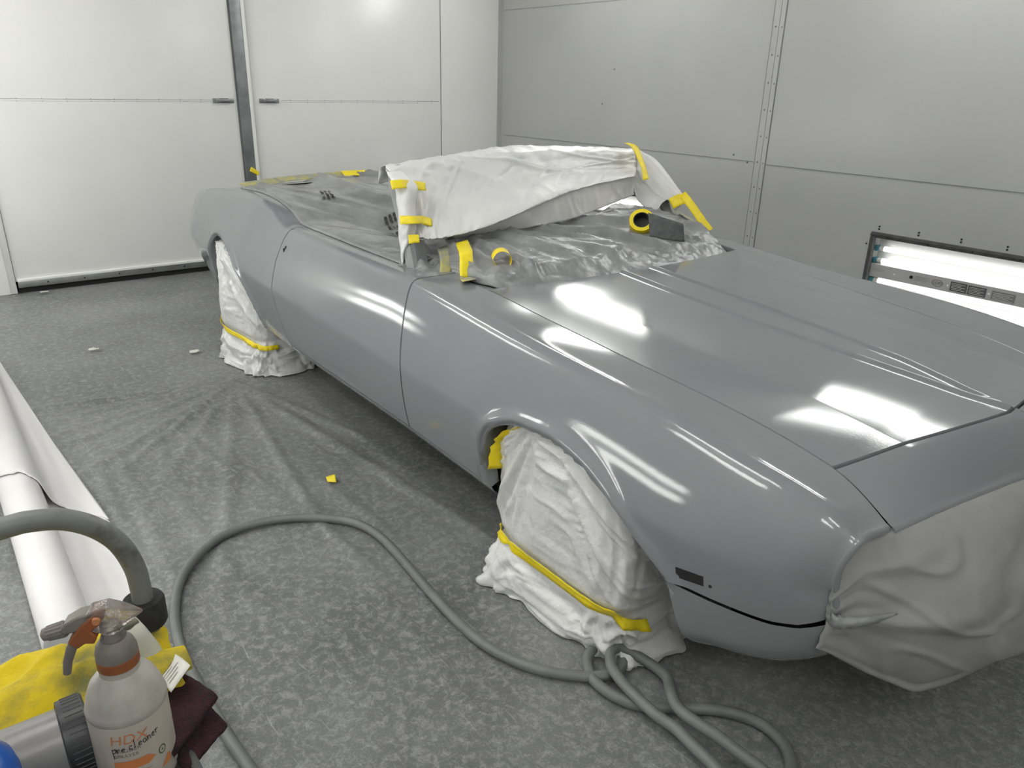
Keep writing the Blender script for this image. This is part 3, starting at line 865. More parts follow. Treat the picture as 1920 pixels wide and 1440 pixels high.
    b = MB(); G = []
    for x, z in ((-.78, .885), (-.66, .882), (-.60, .868)):
        G.append([(x + .04 * (1 - (y / .66) ** 2), y, z + .01 * (1 - (y / .66) ** 2)) for y in np.linspace(-.655, .655, 21)])
    link_mesh('cowl_panel', [p for r in G for p in r], grid_faces(3, 21, flip=True), M['primer_dull'], car)
    # windshield frame: two raked posts and the header bar
    wf = MB()
    for s in (-1, 1):
        P = [(-.985, s * .725, .875), (-1.03, s * .715, .95), (-1.11, s * .70, 1.06), (-1.20, s * .685, 1.165), (-1.262, s * .655, 1.225)]
        wf.tube(P, [.030, .028, .026, .024, .024], 10)
    wf.tube([(-1.262, -.655, 1.225), (-1.27, -.45, 1.243), (-1.275, -.2, 1.258), (-1.275, .1, 1.262), (-1.272, .4, 1.25), (-1.265, .655, 1.228)], .022, 10)
    wf.build('windshield_frame', M['primer_dull'], car)
    # painted lower end of the near post, seen below the film
    b = MB()
    V = [(-1.050, -.722, .990), (-1.004, -.718, .995), (-.972, -.716, .888), (-1.040, -.722, .875)]
    V += [(p[0] - .012, p[1] + .05, p[2]) for p in V]
    b.add(V, [(0, 1, 2, 3), (7, 6, 5, 4), (0, 4, 5, 1), (1, 5, 6, 2), (2, 6, 7, 3), (3, 7, 4, 0)])
    b.build('post_foot', pr, car, smooth=False)
    return car
car = build_car()
# ------------------------------------------------------------------ masking on the car
def spline_rows(rows, ku, kv):
    """rows: control rows of equal length -> dense grid"""
    dense = [catmull(r, ku) for r in rows]
    cols = list(zip(*dense))
    out = [catmull(c, kv) for c in cols]
    return [list(r) for r in zip(*out)]

WS_A = [(-1.31, -.690, 1.232), (-1.315, -.479, 1.255), (-1.315, -.272, 1.277), (-1.315, -.035, 1.296), (-1.31, .385, 1.281), (-1.31, .690, 1.262)]
WS_B = [(-1.225, -.705, 1.242), (-1.225, -.435, 1.262), (-1.225, -.262, 1.275), (-1.222, .004, 1.283), (-1.225, .313, 1.272), (-1.235, .621, 1.255)]
WS_B2 = [(-1.180, -.690, 1.190), (-1.185, -.455, 1.205), (-1.178, -.285, 1.222), (-1.180, -.010, 1.232), (-1.200, .300, 1.232), (-1.222, .621, 1.222)]
WS_C = [(-1.130, -.660, 1.105), (-1.120, -.515, 1.115), (-1.108, -.340, 1.138), (-1.125, -.062, 1.170), (-1.170, .263, 1.195), (-1.200, .610, 1.192)]
WS_D = [(-1.015, -.691, 1.019), (-.983, -.603, 1.016), (-.970, -.392, 1.050), (-1.010, -.068, 1.118), (-1.060, .166, 1.148), (-1.125, .536, 1.168)]
WS_D2 = [(-1.030, -.690, 1.008), (-.998, -.600, 1.003), (-.985, -.390, 1.030), (-1.022, -.065, 1.090), (-1.070, .170, 1.125), (-1.135, .540, 1.150)]
WS_E = [(-1.092, -.660, .990), (-1.054, -.538, .980), (-1.032, -.364, .993), (-1.034, -.004, 1.003), (-1.082, .266, 1.034), (-1.156, .559, 1.070)]
WS_0 = [(-1.335, -.690, 1.17), (-1.34, -.479, 1.19), (-1.34, -.272, 1.21), (-1.34, -.035, 1.23), (-1.335, .385, 1.22), (-1.335, .690, 1.20)]

def windshield_cover():
    G = spline_rows([WS_0, WS_A, WS_B, WS_B2, WS_C, WS_D, WS_D2, WS_E], 22, 12)
    n, m = len(G), len(G[0])
    for i in range(n):
        for j in range(m):
            a, b = i / (n - 1), j / (m - 1)
            p = np.array(G[i][j]); body = math.sin(PI * min(1, max(0, (a - .22) / .55))) if .22 < a < .77 else 0
            d = .018 * body * nz(b * 4.0 + a * 2.0, a * 3.5, 1.7)                       # broad sags
            d += .016 * body * max(0, ridge(b * 3.2 - a * 4.2, a * 1.1 + b, 4.1) - .72) * 2.2      # long diagonal creases
            d += .010 * max(0, ridge(b * 15 + a * 3, a * 5, 9.0) - .70) * 2.4 * (1 - .6 * body)    # fine gathers at the header
            d += .004 * nz(b * 22, a * 16, 5.5) + .012 * body * max(0, ridge(b * 5.5 + a * 3.2, a * 2.2 - b * 1.4, 12.0) - .80) * 3.0
            if j < 26: d += .010 * nz(a * 14, b * 30, 2.0)
            p += np.array((.78, 0, .62)) * d
            G[i][j] = p
    t = empty('windshield_cover', tuple(to_world([(-1.1, 0, .98)])[0]), 'white masking film draped over the windshield frame, sagging to a long fold', 'masking film')
    inv = Matrix.Translation(t.location).inverted()
    def put(o): o.location = -t.location; o.parent = t; return o
    o = sheet('film', G, M['paper'], None, .0012, thing=False); put(o)
    # strip wrapped round the near post, hanging to a tail
    PO = [(-1.190, -.725, 1.232), (-1.130, -.740, 1.212), (-1.084, -.745, 1.180), (-1.076, -.742, 1.122), (-1.068, -.742, 1.054), (-1.068, -.742, .994), (-1.059, -.742, .935), (-1.057, -.738, .888)]
    PI_ = [(-1.160, -.680, 1.238), (-1.100, -.685, 1.220), (-1.050, -.672, 1.190), (-1.034, -.690, 1.125), (-1.015, -.700, 1.058), (-1.025, -.705, 1.006), (-1.052, -.725, .940), (-1.056, -.733, .888)]
    BK = [(p[0] - .07, p[1] + .035, p[2] + .01) for p in PO]
    MD = [tuple((np.array(a) + np.array(b)) / 2 + np.array((.022, -.016, 0)) * min(1, .25 + .2 * i_)) for i_, (a, b) in enumerate(zip(PO, PI_))]
    g = spline_rows([BK, PO, MD, PI_], 8, 8)
    for i, r in enumerate(g):
        for j, p in enumerate(r): r[j] = np.array(p) + np.array((.6, -.7, 0)) * .009 * nz(i * .16, j * .20, 3.3)
    put(sheet('post_strip', g, M['paper'], None, .0012, thing=False))
    # film round the far post
    RO = [(-1.30, .71, 1.258), (-1.181, .712, 1.228), (-1.089, .715, 1.162), (-1.028, .715, 1.110), (-.965, .712, 1.062)]
    RI = [(-1.275, .610, 1.245), (-1.215, .625, 1.165), (-1.140, .640, 1.110), (-1.07, .648, 1.070), (-.985, .655, 1.050)]
    RB = [(p[0] - .05, p[1] - .0, p[2] - .06) for p in RO]
    mid = [tuple((np.array(a) + np.array(b)) / 2 + np.array((.020, 0, .020))) for a, b in zip(RO, RI)]
    g = spline_rows([RB, RO, mid, RI], 8, 8)
    for i, r in enumerate(g):
        for j, p in enumerate(r): r[j] = np.array(p) + np.array((.7, 0, .5)) * .009 * max(-.6, ridge(i * .22, j * .05, 6.3) - .5)
    put(sheet('far_post_film', g, M['paper'], None, .0012, thing=False))
    FA = [(-1.235, .600, 1.175), (-1.195, .63, 1.135), (-1.140, .642, 1.105), (-1.080, .65, 1.078), (-1.02, .652, 1.062)]
    FM = [(-1.222, .615, 1.135), (-1.185, .632, 1.085), (-1.125, .640, 1.050), (-1.075, .645, 1.045), (-1.03, .65, 1.055)]
    FB = [(-1.225, .63, 1.094), (-1.200, .63, 1.045), (-1.135, .63, 1.006), (-1.065, .63, 1.006), (-1.035, .635, 1.045)]
    g = spline_rows([FA, FM, FB], 7, 6)
    for i, r in enumerate(g):
        for j, p in enumerate(r): r[j] = np.array(p) + np.array((.7, -.3, .2)) * .010 * nz(i * .22, j * .15, 8.3)
    put(sheet('loose_flap', g, M['paper'], None, .0012, thing=False))
    for c in t.children:
        pass
    return t
windshield_cover()

def ribbon(name, P, wid, m, label, group=None, thick=.0006, lift=(0, 0, 0), k=6, wob=.0015, seed=0.0, parent=None):
    """a strip of tape: P centre line, wid half-width vectors (car frame)"""
    C = catmull(P, k) if len(P) > 2 else [np.array(P[0]) * (1 - t) + np.array(P[1]) * t for t in np.linspace(0, 1, k + 1)]
    Wd = catmull(wid, k) if len(wid) > 2 else [np.array(wid[0]) * (1 - t) + np.array(wid[-1]) * t for t in np.linspace(0, 1, len(C))]
    G = []
    for i, (c, w) in enumerate(zip(C, Wd)):
        G.append([c + w * s + np.array(lift) + wob * np.array((nz(i * .5, s, seed), nz(i * .5, s, seed + 5), nz(i * .5, s, seed + 9))) for s in (-1, -.5, 0, .5, 1)])
    o = sheet(name, G, m, None, thick)
    return tag(o, label, 'tape', group)

def quad_tape(Pts, m, label, group, lift=(.004, -.001, .004), seed=0.0):
    """two long edges (top list, bottom list) -> tape strip"""
    n = len(Pts) // 2
    top, bot = [np.array(p) for p in Pts[:n]], [np.array(p) for p in Pts[n:][::-1]]
    if n == 2: c, w = [(top[i] + bot[i]) / 2 for i in range(2)], [(top[i] - bot[i]) / 2 for i in range(2)]
    else: c, w = [(a + b) / 2 for a, b in zip(top, bot)], [(a - b) / 2 for a, b in zip(top, bot)]
    return ribbon('tape_strip', c, w, m, label, group, lift=lift, seed=seed)

GT = 'yellow tape on the windshield cover'
quad_tape([(-1.115, -.745, 1.198), (-1.105, -.700, 1.200), (-1.130, -.640, 1.190), (-1.140, -.585, 1.180), (-1.120, -.592, 1.152), (-1.112, -.648, 1.160), (-1.086, -.705, 1.172), (-1.096, -.750, 1.168)], M['tape'], 'topmost yellow tape strip at the left edge of the white windshield cover', GT, (.042, -.026, .016), 1)
quad_tape([(-1.055, -.748, 1.085), (-1.03, -.705, 1.084), (-1.060, -.650, 1.076), (-1.063, -.606, 1.062), (-1.043, -.618, 1.036), (-1.042, -.662, 1.050), (-1.012, -.700, 1.058), (-1.040, -.755, 1.056)], M['tape'], 'yellow tape strip half way down the left edge of the windshield cover', GT, (.018, -.008, .006), 2)
quad_tape([(-1.020, -.722, 1.022), (-1.000, -.690, 1.024), (-.990, -.690, .996), (-1.006, -.728, .992)], M['tape'], 'small yellow tape piece above the grey post foot', GT, (.004, -.012, .0), 3)
quad_tape([(-1.230, .560, 1.292), (-1.210, .595, 1.278), (-1.165, .590, 1.232), (-1.130, .585, 1.186), (-1.100, .578, 1.140), (-1.100, .538, 1.136), (-1.128, .552, 1.182), (-1.165, .556, 1.228), (-1.205, .556, 1.272), (-1.225, .525, 1.294)], M['tape'], 'long yellow tape strip down the far corner of the windshield cover', GT, (.020, 0, .012), 4)
ribbon('tape_strip', [(-.945, .672, 1.085), (-.88, .675, 1.035), (-.815, .678, .978), (-.770, .680, .942)], [(.0090, .0095, .0115)] * 4, M['tape'], 'yellow tape strip along the bare lower end of the far windshield post', GT, lift=(.018, -.028, .014))
ribbon('tape_strip', [(-.985, .63, 1.040), (-.945, .655, 1.066), (-.93, .66, 1.064)], [(.018, .0, -.020)] * 3, M['tape'], 'short yellow tape crossing the far windshield post', GT, lift=(.016, -.01, .010))

# ---- grey film over the cockpit
def cockpit_z(x, y):
    a = (x + 3.02) / 1.95                      # 0 at the rear edge, 1 at the windshield
    e = w_t(x) if x < -.95 else .742
    r = min(1, abs(y) / e)
    edge = z_t(max(x, -3.05)) if x < -.95 else .905
    mid = float(np.interp(a, [0, .15, .35, .6, .8, 1.0], [.966, .955, .935, .920, .918, .93]))
    k = r ** 3
    z = mid * (1 - k) + (edge + .006) * k
    d = (1 - k)
    z += d * .030 * nz(x * 1.1 + y * .6, y * 1.4, 2.2)
    z += d * .052 * max(0, ridge(x * .55 + y * .15, y * 2.1 - x * .75, 3.1) - .60) * 2.0
    z += d * .024 * max(0, ridge(x * .9, y * 4.8 - x * 1.6, 7.7) - .62) * 2.4
    z -= d * .050 * math.exp(-((x + 1.55) / .28) ** 2 - ((y + .42) / .17) ** 2)
    # fan of pleats by the windshield post
    dx, dy = x + 1.25, y + .20
    rr = math.hypot(dx, dy)
    z += d * .012 * math.sin(9 * math.atan2(dy, dx)) * math.exp(-((rr - .35) / .22) ** 2)
    z += d * .004 * nz(x * 9, y * 12, 1.1)
    return z
def cockpit_film():
    xs = np.linspace(-3.02, -1.00, 150); G = []
    for x in xs:
        e = (w_t(x) if x < -.95 else .742) + .004 + .003 * nz(x * 9, 1.0)
        row = []
        for b in np.linspace(-1, 1, 121):
            y = b * e
            xx = x - (.20 * (1 - (y / .7) ** 2) * max(0, (-2.5 - x) / .52) if x < -2.5 else 0)
            row.append((xx, y, cockpit_z(x, y) + .004 - .008 * max(0, (abs(b) - .985) / .015)))
        G.append(row)
    o = sheet('cockpit_film', G, M['greyfilm'], None, .0008)
    tag(o, 'grey oversprayed masking film stretched over the open cockpit, with small black print', 'masking film')
    # printed black bars
    org = Vector(o.location)
    def bars(x0, y0, n, dx, dy, name):
        for k in range(n):
            for q in range(9):
                if q % 3 == 2: continue
                xa, ya = x0 + dx * q / 9, y0 + dy * q / 9 + k * .024
                xb, yb = x0 + dx * (q + .85) / 9, y0 + dy * (q + .85) / 9 + k * .024
                V = [(X_, Y_, cockpit_z(X_, Y_) + .013) for X_, Y_ in ((xa, ya - .007), (xb, yb - .007), (xb, yb + .007), (xa, ya + .007))]
                Wv = to_world(V)
                link_mesh(name, [tuple(np.array(v) - np.array(org)) for v in Wv], [(0, 1, 2, 3)], M['ink'], o, False)
    bars(-2.68, -.37, 3, .30, -.105, 'printed_mark')
    bars(-1.88, -.385, 3, .32, -.115, 'printed_mark')
    return o
cockpit_film()
RE = [(-3.010, -.712, .966), (-3.055, -.60, .970), (-3.115, -.459, .974), (-3.155, -.345, .976), (-3.185, -.229, .977), (-3.205, -.114, .978), (-3.214, -.0, .978), (-3.212, .115, .978), (-3.20, .23, .977), (-3.18, .345, .976), (-3.135, .459, .974), (-3.06, .60, .970)]
def edge_tape(i0, i1, m, label, hw, dz):
    P = RE[i0:i1]
    ribbon('tape_strip', P, [(hw, 0, -.012)] * len(P), m, label, 'tape along the rear edge of the cockpit', lift=(.02, 0, dz), wob=.004, seed=i0)
edge_tape(0, 3, M['tape_spray'], 'crumpled yellow tape at the near rear corner of the cockpit film', .036, .010)
edge_tape(2, 7, M['tape_spray'], 'grey sprayed tape along the rear edge of the cockpit film', .026, .009)
edge_tape(6, 9, M['tape'], 'bright yellow tape piece on the rear edge of the cockpit film', .034, .014)
edge_tape(8, 12, M['tape_spray'], 'grey sprayed tape at the far rear edge beside the windshield cover', .022, .010)

# ---- crumpled film over the dash and cowl
def cowl_z(x, y):
    back = xf_film(y) + .008
    t = (back - x) / .62                     # 0 at the hood, 1 behind the windshield
    prof = float(np.interp(t, [0, .05, .14, .3, .5, .75, 1.0], [0, .018, .048, .070, .088, .100, .092]))
    side = float(np.interp(y, [-.78, -.66, -.5, 0, .35, .60, .70, .76], [.30, .62, .90, 1.0, 1.18, 1.25, .9, .35]))
    z = .886 + prof * side
    k = min(1, t / .12) * min(1, (.78 - abs(y)) / .08)
    z += k * .5 * (.022 if y < .5 else .022 - .06 * min(.25, y - .5)) * max(-.3, ridge(x * 2.2 + y * 2.6, y * 1.6 - x * 1.4, 2.0) - .55) * 1.6
    z += k * .008 * max(0, ridge(x * 3.0 - y * 3.4, y * 2.2 + x * 2.0, 5.0) - .62) * 1.8
    z += k * .012 * nz(x * 5, y * 4, 8.0)
    th, rr = math.atan2(y + .45, x + 1.6), math.hypot(y + .45, x + 1.6)
    z += k * .030 * max(-.12, ridge(th * 4.5, rr * .9, 21.0) - .62) * 1.5 + k * .016 * max(0, ridge(th * 10.0, rr * 1.4, 23.0) - .66) * 2.0
    near = math.exp(-((t - .12) / .14) ** 2)
    z += near * .013 * nz(x * 22, y * 17, 4.0) + near * .008 * abs(nz(x * 40, y * 30, 1.0))
    return z
def x_hb(y): return -.602 + .058 * (1 - min(1, abs(y) / .66) ** 2)
def xf_film(y):
    b = float(np.interp(y, [-.77, -.70, -.645, -.60], [-.885, -.868, -.835, x_hb(-.60) - .008]))
    c = float(np.interp(y, [.60, .645, .70, .77], [x_hb(.60) - .008, -.80, -.835, -.85]))
    return b if y < -.60 else c if y > .60 else x_hb(y) - .008
def cowl_film():
    G = []
    for t in np.linspace(-.01, 1, 90):
        row = []
        for y in np.linspace(-.765, .755, 190):
            x = x_hb(y) - .008 - .62 * t
            tt = max(0, t)
            x = xf_film(y) + (x - (x_hb(y) - .008)) * (1 - .72 * min(1, max(0, (-y - .60) / .09)) - .26 * min(1, max(0, (y - .60) / .09)))
            x += .010 * nz(y * 14, t * 3, 6.0) * min(1, max(0, t) * 6)
            row.append((x, y, cowl_z(x, y)))
        G.append(row)
    o = sheet('cowl_film', G, M['crumple'], None, .0008)
    tag(o, 'crumpled grey film bunched between the windshield and the rear edge of the hood', 'masking film')
    return o
cowl_film()
GC = 'tape pieces on the crumpled cowl film'
def on_cowl(pts, d=.008): return [(x, y, cowl_z(x, y) + d) for x, y in pts]
ribbon('tape_strip', on_cowl([(-1.02, -.585), (-.96, -.612), (-.905, -.64), (-.86, -.672)], .012), [(.002, .024, .004)] * 4, M['tape_spray'], 'half grey tape piece standing right of the grey post foot', GC, seed=3)
ribbon('tape_strip', on_cowl([(-.97, -.53), (-.90, -.565), (-.83, -.60), (-.775, -.635)], .014), [(.004, .026, .004)] * 4, M['tape'], 'yellow tape piece on the near end of the cowl film', GC, seed=4)
ribbon('tape_strip', on_cowl([(-.775, -.64), (-.72, -.665), (-.67, -.69)], .012), [(.004, .026, .002)] * 3, M['tape_spray'], 'faded tape running down to the fender corner', GC, seed=5)
# curled loop of tape
def curl_tape():
    G = []
    c = np.array((-.735, -.505, cowl_z(-.735, -.505) + .018)); ax = np.array((.80, -.45, 0.0)); ax /= np.linalg.norm(ax); e1 = np.array((.45, .80, 0)); e1 /= np.linalg.norm(e1)
    for i in range(26):
        a = -.9 + 5.0 * i / 25.0; r = .030 + .012 * (i / 25.0) ** 2
        p = c + e1 * (r * math.cos(a) + .02 * max(0, i - 20) / 5.0) + np.array((0, 0, 1)) * (r * math.sin(a))
        G.append([p + ax * s * .034 for s in (-1, -.5, 0, .5, 1)])
    tag(sheet('tape_strip', G, M['tape'], None, .0006), 'curled loop of yellow tape on the middle of the cowl film', 'tape', GC)
curl_tape()
ribbon('tape_strip', on_cowl([(-.93, .60), (-.86, .615), (-.80, .62)], .016), [(.018, -.022, .0)] * 3, M['tape_spray'], 'pale faded tape at the foot of the far windshield post', GC, seed=8)

def tape_roll():
    x, y = -.835, .300; z = cowl_z(x, y)
    loc = to_world([(x, y, z)])[0]
    t = empty('tape_roll', tuple(loc), 'roll of yellow tape lying on the cowl film against a grey pad', 'tape roll')
    ax = Vector((.50, -.62, .60)).normalized(); c = Vector((0, 0, .036))
    b = MB(); b.lathe([(.036, -.022), (.052, -.022), (.052, .022), (.036, .022), (.036, -.022)], c, ax, 40, cap=False); b.build('tape_winding', M['tape'], t)
    b = MB(); b.lathe([(.0355, -.023), (.0355, .0235), (.032, .0235), (.032, -.023), (.0355, -.023)], c, ax, 40, cap=False); b.lathe([(.032, -.02), (.0, -.02)], c, ax, 40, cap=False); b.build('core', M['black_plastic'], t)
tape_roll()
def grey_pad():
    G = []
    a = np.array((-.765, .285, 0.0)); a[2] = cowl_z(a[0], a[1])
    u = np.array((.10, .105, -.012)); v = np.array((-.035, .012, .098)); w = np.array((.7, -.7, .2))
    for i in np.linspace(0, 1, 9):
        G.append([a + u * j + v * i * (1 - .28 * j) + w * .006 * math.sin(j * 3) for j in np.linspace(0, 1, 9)])
    o = sheet('sanding_pad', G, M['pad_grey'], None, .008)
    tag(o, 'dark grey square pad leaning on the cowl film beside the tape roll', 'pad')
grey_pad()

# ---- grey paper over the grille opening
def front_paper():
    def lip(y): return float(np.interp(abs(y), [0, .10, .17, .415, .66, .80], [.955, .935, .922, .893, .874, .868]))
    G = []
    for v in np.linspace(0, 1, 64):
        row = []
        for y in np.linspace(-.80, .80, 120):
            a = abs(y)
            ztop = .712 - (.10 * max(0, (a - .755) / .045) if a > .755 else 0)
            zb = float(np.interp(a, [0, .20, .38, .52, .66, .76, .80], [.195, .205, .225, .265, .355, .43, .455]))
            z = ztop + (zb - ztop) * v
            # bulges over the bumper, then hangs
            bul = float(np.interp(a, [0, .4, .62, .74, .80], [.12, .115, .085, .035, .0])) * math.sin(PI * min(1, v * 1.05) ** .9) ** .8
            x0 = lip(y) - .014 - .012 * max(0, (a - .70) / .10)
            x1 = float(np.interp(a, [0, .5, .70, .80], [1.0, .945, .875, .835]))
            x = x0 * (1 - v) + x1 * v + bul
            x += .020 * math.sin(PI * v) * (nz(y * 3.1 + v * 1.2, v * 2.3, 3.0)) * min(1, (.82 - a) / .1)
            x += .034 * math.sin(PI * v) ** .5 * max(0, ridge(y * 2.4 + v * 1.3, v * 1.1 - y * .6, 6.0) - .66) * 1.6 * min(1, (.82 - a) / .12)
            x += .018 * math.sin(PI * v) ** .5 * max(0, ridge(y * 4.1 - v * 2.0, v * 1.7 + y * 1.9, 9.0) - .74) * 2.6 * min(1, (.82 - a) / .08)
            x += .006 * nz(y * 12, v * 9, 1.0) * math.sin(PI * v)
            row.append((x, y * (1 + .0 * v), z))
        G.append(row)
    o = sheet('grille_paper', G, M['greypaper'], None, .0010)
    tag(o, 'grey masking paper taped across the front grille opening and hanging below the bumper', 'masking paper')
front_paper()
def bumper_tape():
    G = []
    P = [(.856, -.806, .575), (.858, -.806, .556), (.872, -.800, .545), (.893, -.775, .545), (.920, -.740, .553), (.945, -.700, .566)]
    C = catmull(P, 6)
    for i, p in enumerate(C):
        row = []
        for k in range(7):
            a = -1.9 + k * .55
            r = (.016 + .007 * nz(i * .9, k * 1.3)) * (1 - .85 * (i / (len(C) - 1)) ** 3)
            row.append(p + np.array((math.cos(a) * r * .7 - .010, -math.cos(a) * r * .4, math.sin(a) * r)))
        G.append(row)
    o = sheet('bumper_film', G, M['crumple'], None, .0008)
    tag(o, 'shiny grey wrinkled film wrapped over the bumper tip at the grille paper edge', 'masking film')
bumper_tape()

# ---- bags over the near wheels
def wheel_bag(name, rings, label, seed, tape_z, tape_label, skirt, flare):
    """rings: (z, cx, half length, outer y, inner y, yaw slope)"""
    zs = [r[0] for r in rings]
    fs = [pchip(zs, [r[k] for r in rings]) for k in range(1, 6)]
    n = 220; G = []; ax0 = fs[0](zs[-1]) - .06
    zz = list(np.concatenate([np.linspace(0.004, .12, 34), np.linspace(.125, zs[-1], 92)]))
    def pt(z, a, push=0.0):
        cx, hl, yo, yi, sl = [f(z) for f in fs]
        ca, sa = math.cos(a), math.sin(a)
        p = .42
        ux = math.copysign(abs(ca) ** p, ca); uy = math.copysign(abs(sa) ** p, sa)
        yc, hy = (yo + yi) / 2, (yi - yo) / 2
        x = cx + hl * ux; y = yc + hy * uy
        if uy < 0: y += sl * (x - cx) * (-uy)
        nrm = np.array((ca * .8, sa, 0)); nrm /= np.linalg.norm(nrm)
        hi = (z - tape_z) / (zs[-1] - tape_z)
        d = 0
        if hi > 0:
            g = min(1, hi * 4)
            # pleats spread from the gathered top
            d += g * .008 * (ridge(a * 2.9 + .4 * z, z * 1.1 + seed, seed) - .45) * (1 - .3 * hi)
            th = math.atan2(x - ax0, max(.03, zs[-1] + .03 - z))
            d += g * .017 * max(-.25, ridge(th * 3.2 + 3 * seed, z * .7, seed + 11) - .58) * 1.7 + g * .011 * max(0, ridge(th * 6.5 + seed, z * .8, seed + 13) - .74) * 3.0
            d += .004 * max(0, ridge(x * 6 - z * 4, z * 5 + x * 3, seed + 14) - .80) * 3
            d += g * .006 * nz(a * 4.5, z * 3.0, seed + 2)
            d += .0015 * nz(a * 9, z * 14, seed + 4)
        else:
            lo = -hi * (zs[-1] - tape_z) / max(tape_z, .01)
            sh = min(1, lo * 3)
            d += sh * .030 * (ridge(a * 2.4, z * 9, seed + 7) - .35)
            d += sh * .016 * nz(a * 7, z * 26, seed + 8) + sh * .010 * max(0, ridge(a * 4 + z * 10, z * 12 - a * 2, seed + 15) - .70) * 2.2
            d += skirt * max(0, lo - .35) ** 1.3
            for fa, fw, fl in flare: d += fl * math.exp(-((math.atan2(math.sin(a - fa), math.cos(a - fa))) / fw) ** 2) * max(0, min(1, lo * 1.3 - .2)) * (1 + .4 * nz(a * 5, z * 20, 3))
        d += -.012 * math.exp(-((z - tape_z) / .022) ** 2)
        return np.array((x, y, z)) + nrm * (d + push)
    for z in zz: G.append([pt(z, 2 * PI * k / n) for k in range(n)])
    V = [p for r in G for p in r]
    cap = np.mean(np.array(G[-1]), axis=0); V.append(cap)
    F = grid_faces(len(G), n, wrap=True)
    o = (len(G) - 1) * n
    F += [(o + k, o + (k + 1) % n, len(V) - 1) for k in range(n)]
    V = to_world(V)
    ob = link_mesh('wheel_cover', V, F, M['bag'], None, True, base_origin(V))
    tag(ob, label, 'masking film', None)
    def band(a0, a1, zf, hw, lab, m=M['tape'], tw=None):
        Gt = []
        for i, a in enumerate(np.linspace(a0, a1, 70)):
            z = zf(a); h = hw * (tw(a) if tw else 1)
            Gt.append([pt(z + s * h, a, .013 + .003 * nz(i * .25, s)) for s in (-1, -.33, .33, 1)])
        tag(sheet('tape_strip', Gt, m, None, .0007), lab, 'tape', 'tape bands round the wheel covers')
    return band

front = [(0.0, .0, .275, -.828, -.50, .05), (.10, .0, .288, -.842, -.52, .03), (.18, .004, .302, -.852, -.54, .0), (.35, .022, .322, -.862, -.56, .0), (.48, .030, .306, -.872, -.60, .0), (.57, .030, .270, -.880, -.66, .0), (.625, .030, .220, -.884, -.72, .0), (.648, .030, .185, -.884, -.75, .0)]
bandf = wheel_bag('f', front, 'white film bag tied over the front wheel with a slanting yellow tape band', 2.3, .18, '', .026, [(-2.25, .40, .075), (-.45, .35, .02), (.2, .3, .05)])
def zt(a):
    return float(np.interp(a, [-3.0, -2.5, -1.6, -.9, -.75, -.5, 0], [.170, .175, .182, .196, .198, .165, .140]))
bandf(-2.62, -.05, zt, .0185, 'slanting yellow tape band round the front wheel cover', tw=lambda a: 1.0 - .55 * math.exp(-((a + 1.92) / .10) ** 2))
rear = [(0.0, -2.745, .240, -.905, -.52, .14), (.12, -2.740, .245, -.902, -.53, .15), (.22, -2.735, .258, -.905, -.54, .16), (.40, -2.745, .245, -.905, -.58, .12), (.54, -2.80, .190, -.902, -.64, .06), (.63, -2.87, .118, -.898, -.70, .0), (.685, -2.905, .066, -.892, -.76, .0)]
bandr = wheel_bag('r', rear, 'white film bag tied over the rear wheel with a yellow tape band', 6.1, .20, '', .022, [(-2.4, .4, .035), (-1.5, .3, .02), (.1, .3, .03)])
def zr(a): return float(np.interp(a, [-2.6, -2.3, -1.5, -.9, -.7, 0], [.238, .225, .190, .176, .172, .170]))
bandr(-2.58, -.05, zr, .017, 'yellow tape band round the rear wheel cover', tw=lambda a: .8 + .25 * nz(a * 3, 1))
# ------------------------------------------------------------------ things on the booth floor
def tube_thing(name, P, r, m, label, cat, k=8, n=12):
    b = MB(); b.tube(catmull(P, k), r, n)
    return tag(b.build(name, m, None, origin='base'), label, cat)

def floor_hose():
    r = .0155
    def lift(P, hi=()): 
        out = []
        for i, (x, y) in enumerate(P):
            out.append((x, y, r + .004 + hi.get(i, 0) if isinstance(hi, dict) else r + .004))
        return out
    P = [(.42, -1.80), (.20, -1.772), (.005, -1.782), (-.12, -1.791), (-.313, -1.797), (-.488, -1.796), (-.645, -1.776), (-.775, -1.737), (-.876, -1.686), (-.980, -1.594), (-1.040, -1.481), (-1.040, -1.363), (-.992, -1.239), (-.916, -1.145), (-.828, -1.079), (-.695, -1.052), (-.508, -1.061), (-.347, -1.075), (-.174, -1.085), (-.038, -1.081), (.062, -1.058), (.155, -1.015), (.225, -.957), (.272, -.900), (.292, -.850), (.272, -.800),
         (.215, -.790), (.185, -.825), (.200, -.870), (.238, -.901), (.288, -.919), (.350, -.914), (.400, -.894), (.448, -.852), (.501, -.785), (.556, -.722), (.626, -.679), (.687, -.673), (.740, -.693), (.778, -.735), (.800, -.80), (.79, -.87), (.745, -.905), (.666, -.902), (.612, -.897), (.545, -.890), (.488, -.896), (.410, -.894), (.339, -.883), (.291, -.867), (.255, -.835), (.245, -.800), (.262, -.775), (.302, -.756), (.365, -.752), (.418, -.777), (.472, -.832), (.522, -.862), (.579, -.862), (.643, -.850), (.72, -.825), (.86, -.78), (1.1, -.70)]
    hi = {23: .0, 24: .0, 28: .0, 29: .0, 30: .0, 31: .0, 32: .0, 33: .0, 34: .0,
          43: .030, 44: .030, 45: .030, 46: .030, 47: .032, 48: .032, 49: .034, 50: .034, 51: .03, 52: .02, 53: .01, 54: .012, 55: .032, 56: .064, 57: .066, 58: .064, 59: .060, 60: .035, 42: .015, 36: .0, 35: .0}
    tube_thing('air_hose', lift(P, hi), r, M['hose'], 'long grey air hose looping across the floor and coiled by the front wheel', 'hose', 7, 12)
floor_hose()

